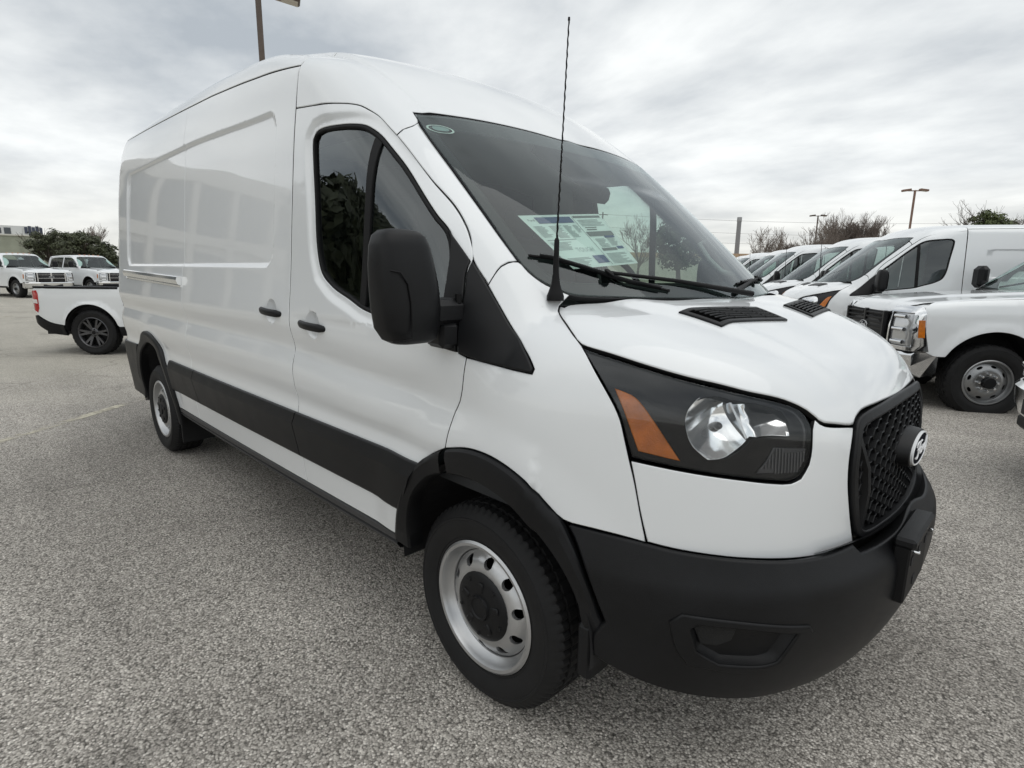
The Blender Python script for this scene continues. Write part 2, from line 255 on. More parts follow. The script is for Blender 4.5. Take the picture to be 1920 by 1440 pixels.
# ================================================================ mesh helpers
def link(name, me, parent=None):
    o = bpy.data.objects.new(name, me); COL.objects.link(o)
    if parent is not None: o.parent = parent
    return o
def mk(name, V, F, m, parent=None, smooth=35, normals=None, mi=None):
    me = bpy.data.meshes.new(name); me.from_pydata([tuple(map(float, v)) for v in V], [], [tuple(map(int, f)) for f in F])
    for x in (m if isinstance(m, (list, tuple)) else [m]): me.materials.append(x)
    if mi is not None: me.polygons.foreach_set('material_index', np.asarray(mi, np.int32))
    if smooth:
        me.polygons.foreach_set('use_smooth', np.ones(len(me.polygons), bool))
        if normals is not None: me.normals_split_custom_set_from_vertices([tuple(map(float, n)) for n in normals])
        elif smooth < 179: me.set_sharp_from_angle(angle=math.radians(smooth))
    me.update(); return link(name, me, parent)
class MB:
    def __init__(s): s.V = []; s.F = []
    def add(s, V, F):
        o = len(s.V); s.V += [tuple(v) for v in V]; s.F += [tuple(i+o for i in f) for f in F]; return s
    def box(s, c, size, M=None, b=0.):
        x, y, z = (k/2 for k in size)
        if b:   # chamfered box
            pts = []
            for sx in (-1, 1):
                for sy in (-1, 1):
                    for sz in (-1, 1):
                        pts += [(sx*(x-b), sy*(y-b), sz*z), (sx*(x-b), sy*y, sz*(z-b)), (sx*x, sy*(y-b), sz*(z-b))]
            bm = bmesh.new(); [bm.verts.new(p) for p in pts]; bmesh.ops.convex_hull(bm, input=bm.verts)
            bm.verts.index_update(); V = [Vector(v.co) for v in bm.verts]; F = [[v.index for v in f.verts] for f in bm.faces]; bm.free()
        else:
            V = [Vector((a*x, q*y, r*z)) for a in (-1, 1) for q in (-1, 1) for r in (-1, 1)]
            F = [(0, 1, 3, 2), (4, 6, 7, 5), (0, 4, 5, 1), (2, 3, 7, 6), (0, 2, 6, 4), (1, 5, 7, 3)]
        if M is not None: V = [M @ v for v in V]
        return s.add([v+Vector(c) for v in V], F)
    def tube(s, pts, r, n=10, cap=True):
        pts = [Vector(p) for p in pts]; rr = r if isinstance(r, (list, tuple)) else [r]*len(pts)
        V = []; F = []; up = None
        for i, p in enumerate(pts):
            t = (pts[min(i+1, len(pts)-1)]-pts[max(i-1, 0)]).normalized()
            if up is None: up = t.orthogonal().normalized()
            up = (up-t*up.dot(t)).normalized(); q = t.cross(up)
            V += [p+(up*math.cos(2*math.pi*k/n)+q*math.sin(2*math.pi*k/n))*rr[i] for k in range(n)]
        for i in range(len(pts)-1):
            for k in range(n): F.append((i*n+k, i*n+(k+1) % n, (i+1)*n+(k+1) % n, (i+1)*n+k))
        if cap: F += [tuple(range(n))[::-1], tuple(range((len(pts)-1)*n, len(pts)*n))]
        return s.add(V, F)
    def grid(s, rows, closed=False):
        """rows: list of equal-length point rows"""
        n = len(rows[0]); V = [p for r in rows for p in r]; F = []
        for i in range(len(rows)-1):
            for k in range(n if closed else n-1):
                F.append((i*n+k, i*n+(k+1) % n, (i+1)*n+(k+1) % n, (i+1)*n+k))
        return s.add(V, F)
    def lathe(s, prof, n=48, axis='y', c=(0, 0, 0)):
        rows = []
        for k in range(n):
            a = 2*math.pi*k/n; ca, sa = math.cos(a), math.sin(a)
            rows.append([(c[0]+r*ca, c[1]+h, c[2]+r*sa) if axis == 'y' else (c[0]+r*ca, c[1]+r*sa, c[2]+h) if axis == 'z' else (c[0]+h, c[1]+r*ca, c[2]+r*sa) for r, h in prof])
        rows.append(rows[0]); return s.grid(rows)
    def prism(s, loop, h):
        """loop of 3D points extruded by vector h, capped"""
        n = len(loop); h = Vector(h); V = [Vector(p) for p in loop]+[Vector(p)+h for p in loop]
        return s.add(V, [tuple(range(n))[::-1], tuple(range(n, 2*n))]+[(i, (i+1) % n, n+(i+1) % n, n+i) for i in range(n)])
    def mirror(s):
        n = MB(); n.V = [(v[0], -v[1], v[2]) for v in s.V]; n.F = [tuple(reversed(f)) for f in s.F]; return n
    def out(s, name, m, parent=None, smooth=35): return mk(name, s.V, s.F, m, parent, smooth)
def both(mb, name, m, parent, smooth=35):
    a = mb.out(name, m, parent, smooth); b = mb.mirror().out(name, m, parent, smooth); return a, b
def thing(name, label, cat, loc=(0, 0, 0), rz=0, group=None):
    o = bpy.data.objects.new(name, None); COL.objects.link(o); o.location = loc; o.rotation_euler = (0, 0, rz); o.empty_display_size = .3
    o['label'] = label; o['category'] = cat
    if group: o['group'] = group
    return o
def tag(o, label, cat, group=None):
    o['label'] = label; o['category'] = cat
    if group: o['group'] = group
    return o
def copy_tree(o, parent=None):
    c = o.copy(); COL.objects.link(c); c.parent = parent
    for ch in list(o.children): copy_tree(ch, c)
    return c
# ================================================================ panels on implicit surfaces
def pip(p, poly):
    x, y = p[:, 0], p[:, 1]; r = np.zeros(len(p), bool); a = poly; b = np.roll(poly, -1, 0)
    for (x0, y0), (x1, y1) in zip(a, b):
        if y0 == y1: continue
        c = ((y0 > y) != (y1 > y)) & (x < (x1-x0)*(y-y0)/(y1-y0)+x0); r ^= c
    return r
def area(p): return .5*np.sum(p[:, 0]*np.roll(p[:, 1], -1)-np.roll(p[:, 0], -1)*p[:, 1])
def smooth_loop(p, h, corner=32, closed=True):
    """Catmull-Rom resampling that keeps sharp corners"""
    p = np.asarray(p, float); n = len(p); out = []
    def isc(i):
        if not closed and i in (0, n-1): return True
        a = p[i]-p[i-1]; b = p[(i+1) % n]-p[i]
        c = np.dot(a, b)/(np.linalg.norm(a)*np.linalg.norm(b)+1e-12)
        return c < math.cos(math.radians(corner))
    C = [isc(i) for i in range(n)]
    for i in range(n if closed else n-1):
        j = (i+1) % n; p1, p2 = p[i], p[j]
        p0 = p[i-1] if not C[i] else 2*p1-p2; p3 = p[(j+1) % n] if not C[j] else 2*p2-p1
        L_ = np.linalg.norm(p2-p1); k = max(1, int(math.ceil(L_/h)))
        t0 = 0.; t1 = t0+max(np.linalg.norm(p1-p0), 1e-6)**.5; t2 = t1+max(L_, 1e-6)**.5; t3 = t2+max(np.linalg.norm(p3-p2), 1e-6)**.5
        for q in range(k):
            t = t1+(t2-t1)*q/k
            A1 = (t1-t)/(t1-t0)*p0+(t-t0)/(t1-t0)*p1; A2 = (t2-t)/(t2-t1)*p1+(t-t1)/(t2-t1)*p2; A3 = (t3-t)/(t3-t2)*p2+(t-t2)/(t3-t2)*p3
            B1 = (t2-t)/(t2-t0)*A1+(t-t0)/(t2-t0)*A2; B2 = (t3-t)/(t3-t1)*A2+(t-t1)/(t3-t1)*A3
            out.append((t2-t)/(t2-t1)*B1+(t-t1)/(t2-t1)*B2)
    if not closed: out.append(p[-1])
    return np.array(out)
def inset(p, d):
    """move a CCW loop inwards by d (mitred)"""
    a = p-np.roll(p, 1, 0); b = np.roll(p, -1, 0)-p
    na = np.stack([-a[:, 1], a[:, 0]], 1)/(np.linalg.norm(a, axis=1)[:, None]+1e-12); nb = np.stack([-b[:, 1], b[:, 0]], 1)/(np.linalg.norm(b, axis=1)[:, None]+1e-12)
    m = na+nb; l = np.linalg.norm(m, axis=1)[:, None]+1e-9; m = m/l
    c = np.maximum((m*na).sum(1), .45)[:, None]; return p+m*d/c
def cdt(loop, holes, h, extra=None):
    pts = [loop]+list(holes); E = []; o = 0
    for q in pts:
        n = len(q); E += [(o+i, o+(i+1) % n) for i in range(n)]; o += n
    lo, hi = loop.min(0), loop.max(0)
    gx = np.arange(lo[0]+h*.5, hi[0], h); gy = np.arange(lo[1]+h*.45, hi[1], h*.866)
    G = np.array([(x+(h*.5 if j % 2 else 0), y) for j, y in enumerate(gy) for x in gx]).reshape(-1, 2)
    if extra is not None and len(extra): G = np.concatenate([G, extra])
    if len(G):
        k = pip(G, loop)
        for q in holes: k &= ~pip(G, q)
        G = G[k]; B = np.concatenate(pts)
        keep = np.ones(len(G), bool)
        for i in range(0, len(G), 2000):
            dd = ((G[i:i+2000, None, :]-B[None])**2).sum(2).min(1); keep[i:i+2000] = dd > (.42*h)**2
        G = G[keep]; pts.append(G)
    A = np.concatenate(pts)
    r = delaunay_2d_cdt([Vector(map(float, v)) for v in A], E, [], 0, 1e-6)
    V = np.array([tuple(v) for v in r[0]]); T = np.array([f for f in r[2] if len(f) == 3])
    c = V[T].mean(1); k = pip(c, loop)
    for q in holes: k &= ~pip(c, q)
    return V, T[k]
class Chart:
    def __init__(s, kind, *a, R=1., tmax=3.): s.k = kind; s.a = a; s.R = R; s.tm = tmax
    def to2(s, P):
        P = np.asarray(P, float)
        if s.k == 'side': return np.stack([P[:, 0], P[:, 2]], 1)
        if s.k == 'sec': return np.stack([P[:, 0], s.R*np.arctan2(P[:, 2]-s.a[0], -P[:, 1])], 1)
        if s.k == 'top': return np.stack([P[:, 0], P[:, 1]], 1)
        if s.k in ('front', 'back'): return np.stack([P[:, 1], P[:, 2]], 1)
        if s.k == 'wrap': return np.stack([s.R*np.arctan2(-(P[:, 1]-s.a[1]), P[:, 0]-s.a[0]), P[:, 2]], 1)
    def rays(s, q):
        u, v = q[:, 0], q[:, 1]; z = np.zeros(len(q)); o = z+1
        if s.k == 'side': return np.stack([u, z, v], 1), np.stack([z, -o, z], 1)
        if s.k == 'sec': a = v/s.R; return np.stack([u, z, z+s.a[0]], 1), np.stack([z, -np.cos(a), np.sin(a)], 1)
        if s.k == 'top': return np.stack([u, v, z+s.a[0]], 1), np.stack([z, z, o], 1)
        if s.k == 'front': return np.stack([z+s.a[0], u, v], 1), np.stack([o, z, z], 1)
        if s.k == 'back': return np.stack([z+s.a[0], u, v], 1), np.stack([-o, z, z], 1)
        if s.k == 'wrap': a = u/s.R; return np.stack([z+s.a[0], z+s.a[1], v], 1), np.stack([np.cos(a), -np.sin(a), z], 1)
    def pos(s, q, f):
        O, D = s.rays(q); lo = np.zeros(len(q)); hi = np.full(len(q), s.tm)
        for _ in range(23):
            m = (lo+hi)/2; P = O+D*m[:, None]; i = f(P[:, 0], P[:, 1], P[:, 2]) > 0
            lo = np.where(i, m, lo); hi = np.where(i, hi, m)
        P = O+D*lo[:, None]; e = 2e-3; g = []
        for k in range(3):
            d_ = np.zeros(3); d_[k] = e; a = P+d_; b = P-d_
            g.append(f(b[:, 0], b[:, 1], b[:, 2])-f(a[:, 0], a[:, 1], a[:, 2]))
        g = np.stack(g, 1); g /= np.linalg.norm(g, axis=1)[:, None]+1e-12
        return P, g
def panel(name, poly, chart, f, m, parent, h=.03, holes=(), gap=.0022, bev=.003, depth=.014, off=0., corner=32, sides=(1, -1), skirt=None, extra=None, hgap=None, hole_skirt=True, label=None):
    """a sheet-metal or glass panel cut out of the implicit body surface"""
    hs = min(h, .025)
    lp = smooth_loop(chart.to2(poly), hs, corner)
    if area(lp) < 0: lp = lp[::-1]
    hl = []
    for q in holes:
        q = smooth_loop(chart.to2(q), hs, corner)
        if area(q) < 0: q = q[::-1]
        hl.append(q)
    hg = gap if hgap is None else hgap
    outer = inset(lp, gap); face = inset(lp, gap+bev)
    hout = [inset(q, -hg) for q in hl]; hface = [inset(q, -hg-bev) for q in hl]
    V2, T = cdt(face, hface, h, extra)
    P, n = chart.pos(V2, f); P = P+n*off
    V = [P]; NN = [n]; F = [tuple(t) for t in T]; MI = [0]*len(T); o = len(P)
    a_, b_, c_ = P[T[0]] if len(T) else (0, 0, 0)
    if np.dot(np.cross(P[T[:, 1]]-P[T[:, 0]], P[T[:, 2]]-P[T[:, 0]]).sum(0), n[T[:, 0]].sum(0)) < 0: F = [t[::-1] for t in F]
    rings = [(face, outer, 1)]+([(a, b, -1) for a, b in zip(hface, hout)] if hole_skirt else [])
    for fa, ou, sg in rings:
        k = len(fa); P0, n0 = chart.pos(fa, f); P1, n1 = chart.pos(ou, f)
        t = P1-P0; t /= np.linalg.norm(t, axis=1)[:, None]+1e-12
        r0 = P0+n0*off; r1 = P1+n1*(off-bev*.8); r2 = P1+n1*(off-depth)
        nm = n0*.5+t; nm /= np.linalg.norm(nm, axis=1)[:, None]
        V += [r0, r1, r1, r2]; NN += [n0, nm, t, t]
        for i in range(k):
            j = (i+1) % k
            for s0, s1, mi in ((0, k, 0), (2*k, 3*k, 1)):
                q = (o+s0+i, o+s1+i, o+s1+j, o+s0+j); F.append(q if sg > 0 else q[::-1]); MI.append(mi)
        o += 4*k
    V = np.concatenate(V); NN = np.concatenate(NN)
    # orient ring quads to match their stored normals
    F2 = []
    for q in F:
        if len(q) == 4:
            e1 = V[q[1]]-V[q[0]]; e2 = V[q[3]]-V[q[0]]
            if np.dot(np.cross(e1, e2), NN[q[0]]+NN[q[1]]) < 0: q = q[::-1]
        F2.append(tuple(q))
    ms_ = [m, skirt or SEAM]; res = []  # skirts coloured black by default, standing in for shade in the panel gaps
    for sd in sides:
        if sd == 1: res.append(mk(name, V, F2, ms_, parent, 180, NN, MI))
        else:
            fl = np.array([1, -1, 1]); res.append(mk(name, V*fl, [q[::-1] for q in F2], ms_, parent, 180, NN*fl, MI))
        if label: res[-1]['label'] = label
    return res
def mir(pts): return [(p[0], -p[1], p[2]) for p in pts]
def sym(half):
    """close a near-side half outline (centre to centre) with its mirror image"""
    return list(half)+mir(half)[::-1]
def surf(chart, f, pts3, off=0.):
    q = chart.to2(np.asarray(pts3, float)); P, n = chart.pos(q, f); return P+n*off, n

# ================================================================ vans
CH_S = Chart('side', tmax=2.0); CH_SEC = Chart('sec', 1.55, R=.95, tmax=2.5); CH_T = Chart('top', .85, tmax=2.5)
CH_F = Chart('front', -1.1, tmax=3.0); CH_FN = Chart('front', .2, tmax=1.5); CH_B = Chart('back', -3.0, tmax=3.); CH_W = Chart('wrap', .1, 0., R=.9, tmax=2.5)
def inset3(poly, chart, f, d, h=.03, corner=32):
    q = smooth_loop(chart.to2(poly), h, corner)
    if area(q) < 0: q = q[::-1]
    return chart.pos(inset(q, d), f)[0]
def resample(p, n):
    p = np.asarray(p, float); s = np.r_[0, np.cumsum(np.linalg.norm(np.diff(p, axis=0), axis=1))]; t = np.linspace(0, s[-1], n)
    return np.stack([np.interp(t, s, p[:, k]) for k in range(p.shape[1])], 1)
def lift_strip(xz, offs, f):
    P, n = CH_S.pos(np.asarray(xz, float), f); return P+n*np.asarray(offs, float).reshape(-1, 1)
def flare(name, inn, out, f, root, n=46, m=None):
    a = smooth_loop(np.array(inn, float), .02, 80, False); b = smooth_loop(np.array(out, float), .02, 80, False)
    a = resample(a, n); b = resample(b, n)
    rows = [lift_strip(b, np.full(n, -.006), f), lift_strip(b, np.full(n, .010), f), lift_strip(b*.93+a*.07, np.full(n, .016), f), lift_strip(b*.70+a*.30, np.full(n, .022), f), lift_strip(a*.93+b*.07, np.full(n, .013), f), lift_strip(a, np.full(n, .004), f)]
    r = lift_strip(a, np.full(n, .0), f); r[:, 1] += .05; rows.append(r)
    mb = MB().grid([list(map(tuple, r)) for r in rows])
    return both(mb, name, m or PLAST, root, 28)
def trim_strip(name, x0, x1, f, root, ztop=.80, zbot=.585, step=.06, slant0=0, slant1=0):
    n = max(3, int(abs(x1-x0)/step)); rows = []
    for z, o in ((ztop, -.008), (ztop, .010), (ztop-.004, .014), (ztop-.046, .030), (ztop-.052, .031), (zbot+.012, .014), (zbot, .006), (zbot, -.008)):
        k = (ztop-z)/(ztop-zbot); xs = np.linspace(x0+slant0*k, x1+slant1*k, n)
        rows.append(list(map(tuple, lift_strip(np.stack([xs, np.full(n, z)], 1), np.full(n, o), f))))
    mb = MB().grid(rows)
    for e in (0, n-1): mb.add([r[e] for r in rows], [tuple(range(len(rows)))])
    return both(mb, name, PLAST, root, 20)
def make_wheel(root, name, x, y, z, r_t, r_r, wid, kind, side, rot=0.):
    """wheel = rim mesh with tyre and centre cap as sub-parts; local y points inboard"""
    hw = wid/2; s = side
    T = MB(); prof = [(r_r-.012, hw*.80), (r_r+.010, hw*.88), (r_r+.016, hw*.93), (r_r+.022, hw*.925), (r_r+.024, hw*.95), (r_r+.05, hw*1.035), (r_r+.075, hw*1.06), (r_t-.052, hw*1.045), (r_t-.050, hw*1.06), (r_t-.044, hw*1.055), (r_t-.042, hw*1.025), (r_t-.022, hw*.90), (r_t-.009, hw*.80)]
    nseg = 216 if r_r < .22 else 108
    tread = []
    grooves = [.80, .55, .50, .47, .42, .12, .085, -.085, -.12, -.42, -.47, -.50, -.55, -.80]
    full = [(a, -b) for a, b in prof]
    tw = [(-.76, 0, 1), (-.56, 0, 1), (-.55, 1, 0), (-.48, 1, 0), (-.47, 0, 2), (-.20, 0, 2), (-.19, 1, 0), (-.12, 1, 0), (-.11, 0, 2), (.11, 0, 2), (.12, 1, 0), (.19, 1, 0), (.20, 0, 2), (.47, 0, 2), (.48, 1, 0), (.55, 1, 0), (.56, 0, 1), (.76, 0, 1)]
    rows = []
    for k in range(nseg):
        a = 2*math.pi*k/nseg; ca, sa = math.cos(a), math.sin(a); row = []
        P = list(full)
        for b, g, c in tw:
            rr = r_t-.002-.007*abs(b)**3-(.010 if g else 0)
            if c == 1 and k % 3 == 0: rr -= .008
            if c == 2 and (k+(1 if b > 0 else 0)) % 4 == 0: rr -= .006
            P.append((rr, b*hw))
        for i, (a_, b_) in enumerate(reversed(prof)):
            P.append((a_-(.007 if (i == 0 and k % 3 == 0) else 0), b_))
        if k % 3 == 0: P[12] = (P[12][0]-.007, P[12][1])
        row = [(rr*ca, h*s, rr*sa) for rr, h in P]; rows.append(row)
    rows.append(rows[0]); T.grid(rows)
    # tyre contact patch: flatten the bottom slightly
    T.V = [(v[0], v[1], max(v[2], -(z-.001))) for v in T.V]
    R = MB(); o = -hw*s*1.0
    yo = -hw*.90
    if kind in ('steel', 'steel8'):
        R.lathe([(r_r+.010, yo), (r_r+.012, yo-.004), (r_r+.004, yo-.010), (r_r-.006, yo-.008), (r_r-.012, yo+.004), (r_r-.016, yo+.018), (r_r-.029, yo+.032), (r_r-.034, yo+.06), (r_r-.05, hw*.7), (r_r+.01, hw*.86)], 72)
        th = np.linspace(0, 2*np.pi, 97)[:-1]; ro = r_r-.033; lp = np.stack([ro*np.cos(th), ro*np.sin(th)], 1)
        nh = 10 if kind == 'steel' else 8; hs = []
        t12 = np.linspace(0, 2*np.pi, 17)[:-1]
        for k in range(nh):
            a = 2*math.pi*(k+.35)/nh; c = np.array([math.cos(a), math.sin(a)])*(ro-.028); e1 = np.array([-math.sin(a), math.cos(a)]); e2 = np.array([math.cos(a), math.sin(a)])
            hs.append(np.array([c+e1*(.0185 if kind == 'steel' else .030)*math.cos(t)+e2*(.0175 if kind == 'steel' else .014)*math.sin(t) for t in t12]))
        V2, Tn = cdt(lp, hs, .012)
        def yy(r): return np.interp(r, [0, .10, .118, .135, .16, ro-.012, ro], [yo+.008, yo+.008, yo+.002, yo+.004, yo+.016, yo+.032, yo+.038])
        rr = np.hypot(V2[:, 0], V2[:, 1]); R.add(np.stack([V2[:, 0], yy(rr), V2[:, 1]], 1), [tuple(t) for t in Tn])
        for q in hs:
            r_ = np.hypot(q[:, 0], q[:, 1]); a = [(p[0], yy(k), p[1]) for p, k in zip(q, r_)]; b = [(p[0], yy(k)+.012, p[1]) for p, k in zip(q, r_)]
            R.grid([a+[a[0]], b+[b[0]]])
    else:
        R.lathe([(r_r+.010, yo), (r_r+.012, yo-.004), (r_r+.002, yo-.008), (r_r-.010, yo+.006), (r_r-.018, yo+.03), (r_r-.03, hw*.6), (r_r+.01, hw*.86)], 64)
        ns = 6 if kind == 'alloy' else 8
        for k in range(ns):
            a = 2*math.pi*k/ns
            for da in ((-.17, .17) if kind == 'alloy' else (0,)):
                c0, c1 = a, a+da; w0, w1 = .018, .014
                p0 = Vector((.05*math.cos(c0), 0, .05*math.sin(c0))); p1 = Vector(((r_r-.012)*math.cos(c1), 0, (r_r-.012)*math.sin(c1)))
                t = (p1-p0).normalized(); q = Vector((-t.z, 0, t.x))
                R.add([p0+q*w0+Vector((0, yo+.02, 0)), p0-q*w0+Vector((0, yo+.02, 0)), p1-q*w1+Vector((0, yo+.004, 0)), p1+q*w1+Vector((0, yo+.004, 0)), p0+q*w0+Vector((0, yo+.06, 0)), p0-q*w0+Vector((0, yo+.06, 0)), p1-q*w1+Vector((0, yo+.05, 0)), p1+q*w1+Vector((0, yo+.05, 0))],
                      [(0, 1, 2, 3), (4, 7, 6, 5), (0, 3, 7, 4), (1, 5, 6, 2), (3, 2, 6, 7)])
        R.lathe([(0, yo+.008), (.05, yo+.008), (.07, yo+.02), (.075, yo+.06)], 32)
    Cc = MB()
    if kind == 'steel':
        cap = [(0, yo-.016), (.032, yo-.016), (.036, yo-.020), (.041, yo-.020), (.044, yo-.012), (.066, yo-.012), (.100, yo-.008), (.116, yo-.002), (.122, yo+.008), (.122, yo+.02)]
        Cc.lathe(cap, 60)
        for k in range(5):
            a = 2*math.pi*(k+.2)/5
            Cc.box((.074*math.cos(a), yo-.012, .074*math.sin(a)), (.036, .008, .024), Euler((0, -a, 0)).to_matrix(), .004)
            a += .63; Cc.lathe([(0, yo-.012), (.006, yo-.012), (.008, yo-.006)], 10, 'y', (.098*math.cos(a), 0, .098*math.sin(a)))
        cm = PLAST
    elif kind == 'steel8':
        Cc.lathe([(0, yo-.05), (.055, yo-.05), (.06, yo-.045), (.062, yo+.02)], 40); cm = PLAST
    else:
        Cc.lathe([(0, yo+.002), (.026, yo+.002), (.030, yo+.01)], 24); cm = PLASTD
        for k in range(5):
            a = 2*math.pi*k/5; Cc.lathe([(0, yo+.0), (.008, yo+.0), (.010, yo+.012)], 8, 'y', (.05*math.cos(a), 0, .05*math.sin(a)))
    B = MB().lathe([(0, yo+.075), (r_r-.04, yo+.075), (r_r-.035, yo+.09)], 32)     # dark disc for the brake, its colour standing for shade behind the wheel
    def fix(mb):
        # y in profiles is measured with the outer face at -y
        if s > 0: return mb
        mb.V = [(v[0], -v[1], v[2]) for v in mb.V]; mb.F = [tuple(reversed(f)) for f in mb.F]; return mb
    if s < 0: T.V = [(v[0], v[1], v[2]) for v in T.V]; T.F = [tuple(reversed(f)) for f in T.F]
    rim = fix(R).out(name, SILV if kind == 'steel' else mat('steel_grey', (.30, .305, .31), .32, metal=.85) if kind == 'steel8' else STEELD, root, 30); rim.location = (x, y, z)
    fix(T) if False else None
    T.out('tyre', RUB, rim, 24)
    fix(Cc).out('centre_cap', [cm], rim, 40)
    if kind == 'steel8':
        for k in range(8):
            a = 2*math.pi*k/8; fix(MB().lathe([(0, yo-.030), (.012, yo-.028), (.016, yo+.015)], 10, 'y', (.090*math.cos(a), 0, .090*math.sin(a)))).out('wheel_nut', CHROME, rim, 40)
    fix(B).out('brake_shade_disc', PLASTD, rim, 40)
    if rot: rim.rotation_euler = (0, 0, rot)
    return rim
def ford_badge(root, c, sx, sz, ax, m_ring=mat('badge_rim', (.75, .76, .77), .3), name='badge'):
    """oval badge in the plane x = c.x, facing +x, with its script lettering; ax: +1 when seen from the front"""
    th = np.linspace(0, 2*np.pi, 41)[:-1]
    mb = MB(); rows = []
    for k, (s, xo) in enumerate(((1.0, -.006), (1.0, .004), (.965, .006), (.93, .004))): rows.append([(c[0]+xo, c[1]+sx*s*math.cos(t), c[2]+sz*(s if s == 1 else 1-(1-s)*1.6)*math.sin(t)) for t in th])
    mb.grid(rows, True); b = mb.out(name, m_ring, root, 40)
    o = MB(); o.add([(c[0]+.003, c[1]+sx*.95*math.cos(t), c[2]+sz*.92*math.sin(t)) for t in th], [tuple(range(40))]); o.out('oval_field', mat('badge_navy', (.004, .005, .010), .7, spec=.05), b)
    S = [[(-.60, -.35), (-.50, -.44), (-.38, -.36), (-.31, -.05), (-.24, .30), (-.17, .50)], [(-.62, .30), (-.58, .50), (-.40, .56), (-.15, .50), (.02, .52)], [(-.42, .04), (-.28, .10), (-.14, .06)],
         [(-.02, .12), (-.11, .06), (-.15, -.10), (-.10, -.26), (0, -.28), (.08, -.16), (.07, .02), (-.02, .12)], [(.07, .02), (.14, .04)],
         [(.14, .12), (.19, .08), (.17, -.12), (.13, -.30)], [(.17, -.10), (.23, .06), (.31, .10)],
         [(.56, .08), (.47, .10), (.39, -.02), (.37, -.18), (.43, -.29), (.51, -.22), (.57, -.02)], [(.68, .54), (.62, .30), (.55, -.05), (.54, -.24), (.62, -.28), (.72, -.18)]]
    t = MB()
    for q in S:
        q = smooth_loop(np.array(q, float), .05, 100, False)
        t.tube([(c[0]+.006, c[1]+ax*u*sx, c[2]+v*sz) for u, v in q], [.024*sx]*len(q), 6)
    t.out('script_lettering', mat('badge_white', (.85, .86, .87), .25), b, 40)
    return b
def text_mesh(body, size, mapf, name, m, parent, align='LEFT'):
    cu = bpy.data.curves.new('txt', 'FONT'); cu.body = body; cu.size = size; cu.align_x = align; cu.resolution_u = 3
    ob = bpy.data.objects.new('txt', cu); me = bpy.data.meshes.new_from_object(ob)
    V = [mapf(v.co.x, v.co.y) for v in me.vertices]; F = [tuple(p.vertices) for p in me.polygons]
    bpy.data.objects.remove(ob); bpy.data.curves.remove(cu); bpy.data.meshes.remove(me)
    return mk(name, V, F, m, parent, 0)
XB = -1.204
